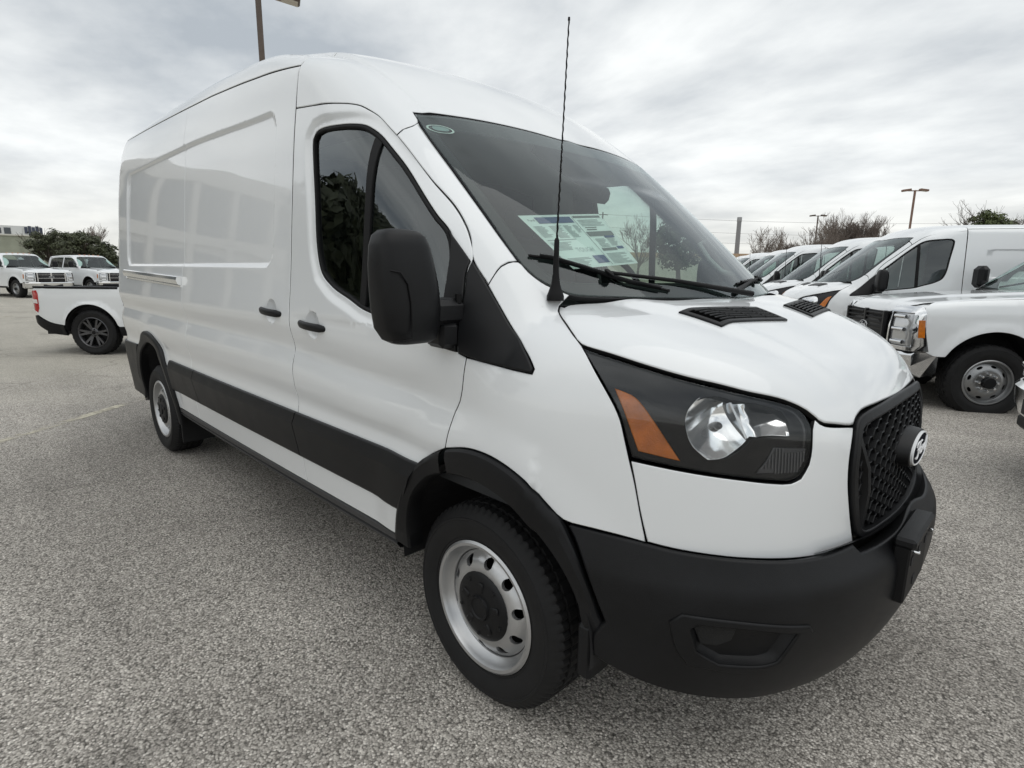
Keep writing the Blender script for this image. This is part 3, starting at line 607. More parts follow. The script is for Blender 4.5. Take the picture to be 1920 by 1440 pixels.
def build_van(label, group=None, roof='mid', hd=True):
    h = .028 if hd else .075
    root = thing('cargo_van' if hd else 'parked_van', label, 'van', group=group)
    NO = lambda x, y, z: nose(x, y, z, True, roof)
    CA = lambda x, y, z: cabin(x, y, z, True, roof)
    BO = lambda x, y, z: body(x, y, z, True, roof)
    K = dict(h=h, gap=.0017) if hd else dict(h=h, depth=.01, gap=.003)
    # ---- front doors
    dt = P['door_top']
    door = dt[:16]+[(-.097, -.95, 1.436), (-.082, -.972, 1.384), (-.071, -.993, 1.329), (-.064, -1.016, 1.266), (-.055, -1.025, 1.2)]+dt[17:]+list(reversed(P['arch_out'][1:5]))+[(-.44, -1.0, .458), (XB, -1, .455)]
    hx = []
    if hd:
        for rr in (.2, .45, .7, .85, .95, 1.03): hx += [(-.985+.062*rr*math.cos(t), 1.217+.058*rr*math.sin(t)) for t in np.linspace(0, 6.28, 23)[:-1]]
    WP = smooth_loop(CH_S.to2(P['window']), .05, 32)
    if area(WP) < 0: WP = WP[::-1]
    CA0 = CA
    if hd:
        for o_ in (.010, .016, .022, .028, .034, .040, .046, .052, .060): hx += [tuple(q) for q in inset(smooth_loop(WP, .012, 32), -o_)]
        WA = WP; WB = np.roll(WP, -1, 0)-WP; WL = (WB**2).sum(1)
        def wsd(x, z):
            d2 = np.full(x.shape, 9.)
            near = (x > -1.2) & (x < .0) & (z > 1.15) & (z < 2.1)
            p = np.stack([x[near], z[near]], 1); m_ = np.full(len(p), 9.)
            for a_, b_, l_ in zip(WA, WB, WL):
                w_ = p-a_; t_ = np.clip((w_ @ b_)/l_, 0, 1); m_ = np.minimum(m_, ((w_-t_[:, None]*b_)**2).sum(1))
            m_ = np.sqrt(m_); m_[pip(p, WP)] *= -1; d2[near] = m_; return d2
        # pressed step around the window opening, fading out towards the mirror
        CA = lambda x, y, z: CA0(x, y, z)-.011*(1-sstep(.014, .054, wsd(x, z)))*sstep(-.25, -.50, x)
    panel('front_door', door, CH_S, CA, WHITE, root, holes=[P['window']], extra=np.array(hx).reshape(-1, 2), corner=38, **K)
    wi = inset3(P['window'], CH_S, CA, .013)
    panel('window_frame', P['window'], CH_S, CA, PLASTD, root, h=h, holes=[wi], gap=0, off=.0015, depth=.03, bev=.006, skirt=PLASTD)
    panel('door_glass', inset3(P['window'], CH_S, CA, .012), CH_S, CA, SIDEG, root, h=.05, gap=0, bev=.001, depth=.004, off=-.012, skirt=PLASTD)
    bar = [(-.628, -.94, 1.95), (-.588, -.94, 1.925), (-.600, -.94, 1.30), (-.640, -.94, 1.30)]
    panel('window_divider', bar, CH_S, CA, PLASTD, root, h=.06, gap=0, off=-.003, depth=.012, skirt=PLASTD)
    CA = CA0
    if hd:
        panel('mirror_sail', P['sail'], CH_S, BO, PLAST, root, h=.03, off=.012, depth=.02, gap=.001, bev=.004, skirt=PLASTD)
        panel('fender_triangle', P['front_tri'], CH_S, BO, PLAST, root, h=.03, off=.010, depth=.02, gap=.001, bev=.005, skirt=PLASTD)
    else:
        tri = [P['sail'][0]]+[P['sail'][1]]+P['front_tri'][1:9]+P['sail'][7:]
        panel('fender_triangle', tri, CH_S, BO, PLAST, root, h=.08, off=.010, depth=.012, gap=.001, skirt=PLASTD)
    # ---- front fenders
    panel('front_fender', P['fender'], CH_W if False else CH_S, BO, WHITE, root, corner=40, **K) if False else panel('front_fender', P['fender'], Chart('wrap', -.25, -.25, R=.9, tmax=2.5), BO, WHITE, root, corner=40, **K)
    # ---- pillars and roof
    panel('windscreen_pillar', P['pillar'], CH_S, CA, WHITE, root, corner=40, **K)
    zg = lambda x: np.interp(-x, [1.2, 1.48, 1.90, 2.33, 2.87, 3.75, 4.62, 5], [2.286, 2.321, 2.357, 2.386, 2.41, 2.448, 2.485, 2.49]) if roof == 'mid' else np.interp(-x, [1.2, 3, 5], [2.135, 2.15, 2.14])
    def Y(x, z): return float(CH_S.pos(np.array([[x, z]]), CA)[0][0, 1])
    xs = np.linspace(XB, -4.93, 24)
    gut = [(x, float(p[1]), float(zg(x))) for x, p in zip(xs, CH_S.pos(np.array([(x, zg(x)) for x in xs]), CA)[0])]
    wst = [(-.49, 0, 2.04)]+[(p[0]-.006, p[1], p[2]+.008) for p in reversed(P['ws_top'])]
    pt = P['pillar_top']
    rf = wst+[pt[3], pt[2], pt[1]]+list(reversed(dt[:9]))+[gut[0]]
    rf = rf+[(XB, y_, 9) for y_ in ()]
    def secz(pts):   # points already on the surface
        return pts
    half = secz(rf)
    # cross-section at the B pillar over the roof
    ang = np.linspace(CH_SEC.to2(np.array([gut[0]]))[0, 1], CH_SEC.R*math.pi/2, 14)[1:]
    bsec = CH_SEC.pos(np.stack([np.full(13, XB), ang], 1), CA)[0]
    half = half+[tuple(p) for p in bsec[:-1]]+[tuple(bsec[-1])]
    half2 = half[:-1]
    full = [half[0]]+half[1:]+mir(half[1:-1])[::-1]
    dx_ = []
    if hd and roof == 'mid':
        for sg in (-1, 1):
            for yd in (.700, .715, .73, .742, .755, .768, .78, .795):
                q = np.array([(x, sg*(yd-.02*float(sstep(-1.1, -.6, x)))) for x in np.arange(-1.19, -.58, .02)]); p_, n_ = CH_T.pos(q, CA); dx_.append(CH_SEC.to2(p_))
    panel('roof_front', full, CH_SEC, CA, WHITE, root, sides=(1,), corner=40, extra=np.concatenate(dx_) if dx_ else None, **K)
    gr = [tuple(p) for p in bsec[::-1]]+gut
    ang2 = np.linspace(CH_SEC.to2(np.array([gut[-1]]))[0, 1], CH_SEC.R*math.pi/2, 14)[1:]
    esec = CH_SEC.pos(np.stack([np.full(13, gut[-1][0]), ang2], 1), CA)[0]
    gr = gr+[tuple(p) for p in esec]
    full = gr+mir(gr[1:-1])[::-1]
    panel('roof_rear', full, CH_SEC, CA, WHITE, root, sides=(1,), corner=40, h=h*1.4, gap=.003, depth=.012)
    # ---- sliding door and rear quarter
    XS, XE = -2.76, -4.95
    ex = []
    zt = 2.165 if roof == 'mid' else 1.875; zs = .03 if roof == 'mid' else 0.
    if True:
        for d_ in (-.032, -.024, -.016, -.008, 0, .006):
            for x in np.arange(-4.33, -1.37, .022 if hd else .06): ex += [(x, 1.445-d_), (x, zt+(zs*float(sstep(-1.4, -2.7, x))-.015)+d_)]
            for z in np.arange(1.45, zt, .022 if hd else .05): ex += [(-1.385+d_, z), (-4.33-d_, z)]
        for rr in (.2, .45, .7, .85, .95, 1.03): ex += [(-1.395+.062*rr*math.cos(t), 1.25+.058*rr*math.sin(t)) for t in np.linspace(0, 6.28, 23)[:-1]]
    ex = np.array(ex).reshape(-1, 2)
    sl_ = [(XB, -1, .455)]+[(XB, -1, z) for z in (.8, 1.2, 1.6, 2.0)]+[g for g in gut if g[0] > XS]+[(XS, -1, float(zg(XS)))]+[(XS, -1, z) for z in (2, 1.6, 1.2, .8)]+[(XS, -1, .455)]
    panel('side_door' if hd else 'side_panel', sl_, CH_S, CA, WHITE, root, extra=ex, corner=25, h=h*1.2, gap=.0018 if hd else .003)
    ra = [(-3.215, -1, .455), (-3.235, -1, .56), (-3.29, -1, .68), (-3.40, -1, .80), (-3.52, -1, .875), (-3.66, -1, .915), (-3.80, -1, .915), (-3.95, -1, .875), (-4.08, -1, .80), (-4.19, -1, .68), (-4.245, -1, .56), (-4.26, -1, .455)]
    qu = [(XS, -1, .455)]+[(XS, -1, z) for z in (.8, 1.2, 1.6, 2.0)]+[(XS, -1, float(zg(XS)))]+[g for g in gut if g[0] < XS]+[(-4.93, -1, z) for z in (2.2, 1.8, 1.4, 1.0, .8, .6)]+[(-4.93, -1, .5)]+ra[::-1]
    panel('rear_quarter', qu, CH_S, CA, WHITE, root, extra=ex, corner=30, h=h*1.2, gap=.0018 if hd else .003)
    # ---- rear face
    ys = np.linspace(0, -1, 3); zz = [.5, .8, 1.2, 1.6, 2.0, 2.2]
    rb = [(-5, 0, .5)]+[(-5, Y(-4.935, z)+.004, z) for z in zz]+[(-5, gut[-1][1]+.01, gut[-1][2]), (-5, -.5, float(zg(-5))+.035), (-5, 0, float(zg(-5))+.055)]
    panel('rear_doors', rb+mir(rb[1:-1])[::-1], CH_B, CA, WHITE, root, sides=(1,), h=.08)
    # ---- bonnet
    hp = P['hood']
    half = [(.365, 0, 1.362), (.345, -.25, 1.362), hp[0], hp[1], (.16, -.758, 1.379), (.162, -.788, 1.362)]+hp[4:22]+[(.897, -.22, 1.079), (.905, 0, 1.083)]
    panel('bonnet', half+mir(half[1:-1])[::-1], Chart('sec', .62, R=.8, tmax=2.) if False else CH_T, NO, WHITE, root, sides=(1,), corner=38, h=h, depth=.02)
    # ---- front fascia below the lamps, grille, bumper
    panel('front_fascia', P['fascia'], CH_W, NO, WHITE, root, corner=38, **K)
    g0 = [(.91, 0, 1.083), (.905, -.22, 1.079), (.89, -.34, 1.073), (.885, -.385, 1.064), (.885, -.412, 1.045), (.894, -.446, .978), (.899, -.452, .905), (.907, -.435, .824), (.918, -.398, .735), (.92, -.36, .708), (.93, -.2, .700), (.93, 0, .697)]
    gfull = g0+mir(g0[1:-1])[::-1]
    gin = inset3(gfull, CH_FN, NO, .030, corner=50)
    panel('grille_frame', gfull, CH_FN, NO, PLAST, root, sides=(1,), holes=[gin], h=.03, gap=.001, bev=.006, off=.010, depth=.05, skirt=PLAST)
    gi2 = CH_FN.to2(gin); hb = MB(); ww, hh = .052, .036
    if hd:
        cc = np.array([(i*ww*.80, .70+j*hh+(hh/2 if i % 2 else 0)) for j in range(-1, 14) for i in range(-10, 11)]); cc = cc[pip(cc, gi2)]
        xcs = CH_FN.pos(cc, NO)[0][:, 0]
        if True:
            for (cy, cz), xc in zip(cc, xcs):
                hexo = [(cy+ww*.53*a, cz+hh*.5*b) for a, b in ((-1, 0), (-.5, 1), (.5, 1), (1, 0), (.5, -1), (-.5, -1))]
                hexi = [(cy+(p-cy)*.90, cz+(q-cz)*.87) for p, q in hexo]; hexb = [(cy+(p-cy)*.86, cz+(q-cz)*.80) for p, q in hexo]
                hb.grid([[(xc-.030, p, q) for p, q in hexo], [(xc-.008, p, q) for p, q in hexo], [(xc-.006, p, q) for p, q in hexi], [(xc-.034, p, q) for p, q in hexb]], True)
        hb.out('grille_honeycomb', PLAST, root, 30)
        for sg in (-1, 1):
            bb = MB(); rows = []
            for z, yo in ((1.03, .405), (.98, .395), (.92, .365), (.85, .352), (.79, .36), (.725, .372)):
                xc = CH_FN.pos(np.array([[-yo, z]]), NO)[0][0, 0]
                rows.append([(xc-.03, sg*(yo+.017), z), (xc+.004, sg*(yo+.010), z), (xc+.006, sg*(yo-.010), z), (xc-.03, sg*(yo-.022), z)])
            bb.grid(rows).out('grille_bracket', PLAST, root, 40)
    else:
        for j in range(9):
            z = .735+j*.038; yw = np.interp(z, [.7, .8, .9, 1.0, 1.07], [.34, .40, .42, .40, .34]); xc = .905
            hb.box((xc-.015, 0, z), (.02, 2*yw, .014))
        hb.out('grille_bars', PLAST, root, 0)
    panel('grille_backing', gin, CH_FN, NO, SEAM, root, sides=(1,), h=.15, gap=0, off=-.045, depth=.002)
    # badge on its pod
    xb_ = .905
    pod = MB(); rows = []
    th = np.linspace(0, 2*np.pi, 33)[:-1]
    for xo, s in ((-.03, 1.22), (.02, 1.14), (.055, 1.06), (.068, 1.02), (.070, .96)): rows.append([(xb_+xo, .118*s*math.cos(t), .915+.056*s*math.sin(t)) for t in th])
    pod.grid(rows, True).out('badge_pod', PLAST, root, 40)
    ford_badge(root, (xb_+.072, 0, .915), .113, .052, 1)
    # bumper
    bt = list(reversed(P['bumper']))
    half = [(1.0, 0, .738)]+bt+[(.385, -1.002, .738), (.431, -.996, .66), (.461, -.986, .592), (.487, -.975, .524), (.455, -.985, .47), (.452, -.98, .40), (.534, -.935, .365), (.608, -.89, .341), (.70, -.82, .323), (.80, -.70, .312), (.88, -.5, .312), (.93, -.25, .318), (.95, 0, .32)]
    fin = P['fog_in'] if hd else None
    panel('front_bumper', half+mir(half[1:-1])[::-1], CH_W, bumper, PLAST, root, sides=(1,), corner=38, h=h, holes=[fin, mir(fin)] if hd else [], depth=.05, bev=.008, skirt=PLAST, hole_skirt=False, hgap=0.)
    if hd:
        panel('fog_surround', P['fog_out'], CH_W, bumper, PLAST, root, h=.03, holes=[P['fog_in']], off=.007, gap=0, bev=.006, depth=.012, skirt=PLAST, corner=30)
        fq = smooth_loop(CH_W.to2(P['fog_in']), .02, 30)
        if area(fq) < 0: fq = fq[::-1]
        rows = []
        for d_, ins in ((.0, .0), (-.014, .010), (-.022, .030)):
            p_, n_ = CH_W.pos(fq.mean(0)+(fq-fq.mean(0))*(1-ins*5), bumper); rows.append([tuple(v) for v in p_+n_*d_])
        pk = MB().grid(rows, True); k = len(rows[-1]); c = np.mean(rows[-1], 0); pk.add(rows[-1]+[tuple(c)], [(i, (i+1) % k, k) for i in range(k)])
        both(pk, 'fog_pocket', PLAST, root)
        fr = [P['fog_in'][0], P['fog_in'][1], (.785, -.80, .566), (.775, -.805, .52), (.74, -.83, .497), (.702, -.86, .50)]
        panel('fog_mesh', list(np.mean(fr, 0)+(np.array(fr)-np.mean(fr, 0))*.85), CH_W, bumper, mat('fine_mesh', (.010, .010, .010), .7, bump=(900, 1.0, .004)), root, h=.03, off=-.012, gap=.0, depth=.01, skirt=PLASTD)
        # ledge closing the gap between bumper and grille
        lm = MB(); rows = []
        ysl = np.linspace(-.56, .56, 25); XO = CH_FN.pos(np.stack([ysl, np.full(25, .735)], 1), bumper)[0][:, 0]; XI = CH_FN.pos(np.stack([ysl, np.full(25, .72)], 1), NO)[0][:, 0]-.01
        for yy, xo, xi in zip(ysl, XO, XI): rows.append([(xo-.003, yy, .733), ((xo+xi)/2, yy, .722), (xi, yy, .708), (xi-.03, yy, .60)])
        lm.grid(rows).out('bumper_ledge', PLAST, root, 60)
        # step near the bumper corner top
        # plate bracket
        br = MB().box((1.018, -.17, .615), (.042, .275, .17), None, .005); b_ = br.out('plate_bracket', PLASTD, root)
        MB().box((1.022, -.17, .713), (.056, .285, .030), None, .008).out('bracket_cap', PLAST, b_)
        for yy in (-.27, -.07): MB().lathe([(0, .018), (.006, .016), (.006, 0)], 10, 'x', (1.039, yy, .683)).out('bracket_screw', CHROME, b_)
        for yy, zz_ in ((-.27, .655), (-.17, .66), (-.07, .655), (-.20, .57)): MB().box((1.0395, yy, zz_), (.004, .03, .024)).out('bracket_slot', SEAM, b_, 0)
        # lower intake
        li = [(1.0, -.42, .47), (1.0, -.45, .40), (.98, -.35, .355), (.98, 0, .35)]
        # aero lip in front of the wheel
        lipb = MB().box((.425, -.93, .40), (.05, .10, .17), None, .01); both(lipb, 'wheel_deflector', PLAST, root)
    # ---- headlamps
    wl = Chart('wrap', .1, -.2, R=.8, tmax=2.5)
    if hd:
        ref = P['reflector']
        for_l = panel('headlamp_bezel', P['head'], wl, NO, GLOSSB, root, h=.03, holes=[ref], gap=.003, bev=.002, off=-.012, depth=.03, hgap=0.)
        panel('indicator_amber', P['amber'], wl, NO, AMBER, root, h=.03, off=-.004, gap=0, depth=.012, skirt=mat('amber_edge', (.62, .22, .04), .2))
        dr = panel('daytime_lamp', P['drl'], wl, NO, LENSG, root, h=.03, off=-.008, gap=0, depth=.01)
        # ribs in the daytime lamp
        rb = MB(); dq = wl.to2(P['drl'])
        for u in np.arange(dq[:, 0].min(), dq[:, 0].max(), .009):
            for (z0, z1) in ((.95, 1.015),):
                tt = np.array([[u, z] for z in np.linspace(z0, z1, 6)]); kk = pip(tt, dq)
                if kk.sum() > 1:
                    p_, n_ = wl.pos(tt[kk], NO); rb.tube([tuple(v) for v in p_-n_*.006], .0018, 5)
        both(rb, 'lamp_ribs', mat('rib_grey', (.16, .16, .165), .2), root)
        cen = smooth_loop(wl.to2(ref), .02, 30).mean(0)
        rq = wl.to2(np.array(ref)); lo_, hi_ = rq.min(0), rq.max(0); W_ = hi_[0]-lo_[0]
        # in the wrap chart u grows towards the side of the van
        lc = np.array([hi_[0]-.34*W_, (lo_[1]+hi_[1])/2+.004]); rcn = np.array([lo_[0]+.22*W_, hi_[1]-.048])
        def rdep(x, y, z):
            u = wl.R*np.arctan2(-(y-wl.a[1]), x-wl.a[0]); v = z
            d1 = 1-((u-lc[0])/(.36*W_))**2-((v-lc[1])/.088)**2; d2 = 1-((u-rcn[0])/(.30*W_))**2-((v-rcn[1])/.070)**2
            return .010+.060*np.maximum(np.maximum(d1, .72*d2), 0)
        panel('reflector_bowl', ref, wl, lambda x, y, z: NO(x, y, z)-rdep(x, y, z), REFL, root, h=.010, gap=0, bev=.001, depth=.004, corner=30)
        # facets inside the bowl: two lobed reflectors split by a web, bulb hood and shelf
        gq = np.array([(cen[0]+a, cen[1]+b) for b in np.linspace(-.14, .14, 9) for a in np.linspace(-.2, .2, 9)]); HP, HN = wl.pos(gq, NO); HP = HP.reshape(9, 9, 3); HN = HN.reshape(9, 9, 3)
        def at(u, v, d_):
            a = min(max((u+.2)/.4*8, 0), 7.99); b = min(max((v+.14)/.28*8, 0), 7.99); i, j = int(a), int(b); fu, fv = a-i, b-j
            def bl(G): return (G[j, i]*(1-fu)+G[j, i+1]*fu)*(1-fv)+(G[j+1, i]*(1-fu)+G[j+1, i+1]*fu)*fv
            return tuple(bl(HP)+bl(HN)*d_)
        wb = MB().add([at(.010, .062, -.022), at(.004, .062, -.022), at(-.042, -.045, -.024), at(-.036, -.047, -.024), at(.016, .060, -.075), at(.0, .060, -.075), at(-.03, -.045, -.075), at(-.02, -.045, -.075)], [(0, 1, 2, 3), (0, 4, 5, 1), (1, 5, 6, 2), (2, 6, 7, 3), (3, 7, 4, 0)])
        both(wb, 'reflector_web', mat('web_silver', (.62, .63, .64), .2, metal=.9), root)
        for uc_, vc_ in ((lc[0]-cen[0], lc[1]-cen[1]),):
            bb_ = MB(); rows = []
            for s_, d_ in ((1, -.062), (1, -.050), (.8, -.042), (.3, -.038)): rows.append([at(uc_+.012*s_*math.cos(t), vc_+.012*s_*math.sin(t), d_) for t in np.linspace(0, 2*np.pi, 17)[:-1]])
            bb_.grid(rows, True); bb_.add(rows[-1], [tuple(range(16))]); both(bb_, 'bulb_shield', LENSG, root, 50)
        panel('headlamp_lens', P['head'], wl, NO, LENS, root, h=.03, gap=.003, bev=.004, off=0, depth=.02, skirt=GLOSSB)
    else:
        panel('headlamp', P['head'], wl, NO, GLOSSB, root, h=.06, gap=.003, off=-.006, depth=.01)
        panel('indicator_amber', P['amber'], wl, NO, AMBER, root, h=.06, off=.000, gap=0, depth=.008)
        panel('reflector_bowl', P['reflector'], wl, NO, CHROME, root, h=.06, off=.000, gap=0, depth=.008)
    # ---- bonnet vents
    vq = P['vent']
    vo = [(v[0], v[1], 0) for v in vq]
    panel('bonnet_vent', vq, CH_T, NO, PLAST, root, h=.02, off=.007, depth=.007, gap=0, holes=[inset3(vq, CH_T, NO, .016, corner=20)] if hd else [], corner=20, skirt=PLAST)
    if hd:
        vi = inset3(vq, CH_T, NO, .014, corner=20)
        panel('vent_shade_sheet', vi, CH_T, NO, mat('vent_shade_black', (.003, .003, .003), 1., spec=.0), root, h=.02, off=.003, gap=0, depth=.001, corner=20)  # flat black sheet on the bonnet, coloured as the vent's shaded depth
        q = np.array([p[:2] for p in (vq[0], vq[1], vq[2], vq[3])]); vs_ = MB()
        def bil(u, v): return (q[0]*(1-u)+q[1]*u)*(1-v)+(q[3]*(1-u)+q[2]*u)*v
        def lift(pts, o): a, n_ = CH_T.pos(np.array(pts), NO); return [tuple(v) for v in a+n_*o]
        for v in np.linspace(.20, .80, 6): vs_.tube(lift([bil(u, v) for u in np.linspace(.08, .92, 9)], .0065), .0030, 5)
        for u in (.27, .5, .73): vs_.tube(lift([bil(u, v) for v in (.14, .5, .86)], .0075), .0024, 5)
        both(vs_, 'vent_slats', PLAST, root)
    # ---- windscreen
    wh = [(-.478, 0, 2.034)]+list(reversed(P['ws_top']))+P['ws_edge'][1:]+[(.25, -.6, 1.368), (.33, -.3, 1.362), (.36, 0, 1.358)]
    wf = wh+mir(wh[1:-1])[::-1]
    CAW = lambda x, y, z: smin(fA(x, y, z, roof, False), smin(fW(x, y, z), fR(x, y, z, roof), .06), .17)
    fq = smooth_loop(CH_F.to2(wf), .04, 38)
    if area(fq) < 0: fq = fq[::-1]
    hole = inset(fq, .05); hole[:, 1] = np.minimum(hole[:, 1], 1.955); hole[:, 1] = np.maximum(hole[:, 1], 1.405)
    hole = CH_F.pos(hole, CAW)[0]
    panel('windscreen_frit', wf, CH_F, CAW, FRIT, root, sides=(1,), h=.05, holes=[hole], gap=.002, off=-.004, depth=.02, corner=38, hole_skirt=False)
    panel('windscreen_glass', wf, CH_F, CAW, WSG, root, sides=(1,), h=.04, gap=.003, off=.001, depth=.003, corner=38, skirt=FRIT)
    # cowl below the glass
    cw = MB(); rows = []
    for yy in np.linspace(-.70, .70, 19):
        xh = .365-.20*yy*yy-.06*abs(yy)
        rows.append([(xh-.20-.05*yy*yy, yy, 1.41), (xh-.07, yy, 1.348), (xh-.01, yy, 1.325)])
    cw.grid(rows).out('cowl', PLASTD, root, 60)
    # ---- lower cladding
    trim_strip('side_trim', -.240, XB+.003, CA, root, slant0=-.135)
    trim_strip('side_trim', XB-.004, XS+.09, CA, root, slant1=.03)
    trim_strip('side_trim', XS+.084, -3.23, CA, root, slant0=.03, slant1=.0)
    ai = [(-.352, .44)]+[(p[0], p[2]) for p in P['arch_in']]+[(.44, .44)]
    ao = [(p[0], p[2]) for p in P['arch_out']]+[(.515, .46)]
    iq = smooth_loop(np.array(ai), .02, 80, False); oq = smooth_loop(np.array(ao), .02, 80, False)
    ii = int(np.argmin(abs(iq[:, 0]+.108))); oo = int(np.argmin(abs(oq[:, 0]+.100)))
    flare('arch_flare', iq[:ii], oq[:oo], BO, root, 24); flare('arch_flare', iq[ii+1:], oq[oo+1:], BO, root, 40)
    tt = np.linspace(math.radians(-10), math.radians(190), 50)
    rin = [(-3.745+.455*math.cos(t), .42+.455*math.sin(t)) for t in tt]; ro_ = [(-3.745+.545*math.cos(t), .42+.545*math.sin(t)) for t in tt]
    flare('arch_flare', rin, ro_, CA, root, 50)
    # rear bumper corner cladding
    rc = [(-4.20, -1, .815), (-4.92, -1, .80), (-4.93, -1, .5), (-4.90, -1, .36), (-4.30, -1, .36), (-4.26, -1, .55)]
    panel('rear_bumper_corner', [(a, b, c) for a, b, c in rc], CH_S, lambda x, y, z: fA(x, y, z, roof, False), PLAST, root, h=.06, off=.016, gap=0, depth=.03, skirt=PLAST)
    MB().box((-5.0, 0, .55), (.10, 1.7, .40), None, .03).out('rear_bumper', PLAST, root)
    # sill strips under the doors
    mb = MB(); rows = []
    xs_ = np.linspace(-.46, -3.20, 30)
    for z, yi in ((.456, .995), (.452, 1.004), (.428, 1.002), (.422, .990), (.418, .990), (.414, 1.000), (.392, .985), (.375, .94), (.372, .80)):
        rows.append([(x, -yi+.0046*max(-x-1.6, 0)**2, z) for x in xs_])
    both(mb.grid(rows), 'sill_cover', mat('sill_grey', (.045, .045, .046), .5, spec=.4), root, 30)
    # underbody and wheel wells
    MB().box((-1.85, 0, .42), (2.65, 1.78, .12)).box((-4.6, 0, .45), (.75, 1.7, .16)).box((-2., 0, .47), (5.6, 1.1, .2)).box((.58, 0, .45), (.4, 1.15, .2)).out('underbody', SEAM, root, 0)
    for cx in (.01, -3.745):
        wm = MB(); a = np.linspace(math.radians(-5), math.radians(185), 30); rr = .445 if cx > -1 else .47
        wm.grid([[(cx+rr*math.cos(t), y_, .40+rr*math.sin(t)) for t in a] for y_ in (-.985, -.60)])
        wm.add([(cx+rr*math.cos(t), -.60, .40+rr*math.sin(t)) for t in a], [tuple(range(30))])
        both(wm, 'wheel_well', SEAM, root, 0)
    # ---- interior
    MB().box((-1.55, 0, 1.45 if roof == 'mid' else 1.35), (.04, 1.80, 1.6 if roof == 'mid' else 1.4)).out('bulkhead', mat('bulkhead_grey', (.10, .10, .10), .8), root, 0)
    MB().box((-.75, 0, .72), (1.7, 1.8, .04)).out('cab_floor', INTD, root, 0)
    dsh = MB(); rows = []
    for yy in np.linspace(-.86, .86, 15):
        q = .02*math.cos(yy*5)
        rows.append([(.27-.18*yy*yy, yy, 1.345), (.05-.15*yy*yy, yy, 1.355+q*.3), (-.22-.05*yy*yy, yy, 1.345+q), (-.30, yy, 1.28+q), (-.27, yy, 1.05), (-.20, yy, .8)])
    dsh.grid(rows).out('dashboard', INTD, root, 40)
    if hd:
        lk = dict(h=.10, gap=0, depth=.004, skirt=INTD)
        panel('door_liner', door, CH_S, CA, INTD, root, holes=[P['window']], off=-.045, corner=38, hole_skirt=False, **lk)
        panel('pillar_liner', P['pillar'], CH_S, CA, INTG, root, off=-.030, corner=40, **lk)
        hl_ = MB(); rows = []
        for x_ in np.linspace(-.54, -1.55, 8): rows.append([(x_-.16*y_*y_*(1 if x_ > -1 else .2), y_, 2.015-.05*(y_/.85)**4-.02*abs(x_+1.0)) for y_ in np.linspace(-.86, .86, 13)])
        hl_.grid(rows).out('headliner', INTG, root, 60)
        # seats and steering wheel
        for yy in (-.45, .45):
            st = MB().box((-.85, yy, 1.0), (.50, .50, .16), None, .05); s_ = st.out('seat', INTD, root)
            MB().box((-1.14, yy, 1.34), (.14, .48, .62), Euler((0, math.radians(-12), 0)).to_matrix(), .05).out('backrest', INTD, s_)
            MB().box((-1.22, yy, 1.74), (.09, .26, .18), Euler((0, math.radians(-8), 0)).to_matrix(), .04).out('headrest', INTD, s_)
        sw = MB(); tq = np.linspace(0, 2*np.pi, 33); M_ = Euler((0, math.radians(62), 0)).to_matrix()
        sw.tube([M_ @ Vector((.185*math.cos(t), .185*math.sin(t), 0))+Vector((-.46, .44, 1.36)) for t in tq], .016, 8, False)
        sw.tube([Vector((-.46, .44, 1.36)), Vector((-.28, .44, 1.24))], .035, 10); sw.out('steering_wheel', PLASTD, root, 60)
        gh = MB().tube([(-.20, .86, 1.63), (-.22, .80, 1.60), (-.15, .78, 1.52), (-.08, .785, 1.46), (-.04, .85, 1.44)], .014, 8); gh.out('grab_handle', INTG, root, 60)
        # camera and mirror housing behind the glass
        sh = [(-.47, -.20, 2.03), (-.47, .26, 2.03), (-.40, .21, 1.955), (-.24, .03, 1.86), (-.20, -.07, 1.83), (-.30, -.13, 1.90), (-.40, -.18, 1.975)]
        panel('sensor_housing', sh, CH_F, CAW, PLASTD, root, sides=(1,), h=.06, off=-.012, gap=0, depth=.07, skirt=PLASTD, corner=20)
        MB().box((-.33, -.02, 1.785), (.035, .22, .07), Euler((0, math.radians(15), math.radians(-8))).to_matrix(), .02).out('rear_view_mirror', PLASTD, root)
        # window sticker paper
        c4 = [np.array(p)[1:] for p in P['paper']]
        gu = np.linspace(0, 1, 13); GQ = np.array([(c4[0]*(1-u)+c4[1]*u)*(1-v)+(c4[3]*(1-u)+c4[2]*u)*v for v in gu for u in gu])
        GP, GN = CH_F.pos(GQ, CAW); GP = GP.reshape(13, 13, 3); GN = GN.reshape(13, 13, 3)
        def uv(u, v, o=-.010):
            a = min(max(u, 0), .9999)*12; b = min(max(v, 0), .9999)*12; i, j = int(a), int(b); fu, fv = a-i, b-j
            def bl(G): return (G[j, i]*(1-fu)+G[j, i+1]*fu)*(1-fv)+(G[j+1, i]*(1-fu)+G[j+1, i+1]*fu)*fv
            return tuple(bl(GP)+bl(GN)*o)
        pp = MB().grid([[uv(u, v) for u in np.linspace(0, 1, 9)] for v in np.linspace(0, 1, 9)]); pap = pp.out('price_sheet', PAPER, root, 60)
        def rects(name, L_, m):
            b = MB()
            for u0, v0, u1, v1 in L_:
                nu = max(2, int((u1-u0)/.12)+1)
                b.grid([[uv(u, v, -.0085) for u in np.linspace(u0, u1, nu)] for v in np.linspace(v0, v1, 2)])
            b.out(name, m, pap, 0)
        rects('blue_print', [(.14, .05, .56, .17), (.40, .80, .57, .94), (.86, .66, .96, .71), (.80, .45, .95, .49)], INKB)
        rects('grey_print', [(.60, .04, .97, .08), (.60, .41, .97, .45), (.60, .36, .97, .45), (.62, .68, .84, .73), (.64, .27, .80, .285), (.64, .31, .78, .33), (.58, .05, .585, .98)], mat('ink_mid', (.17, .175, .175), .6))
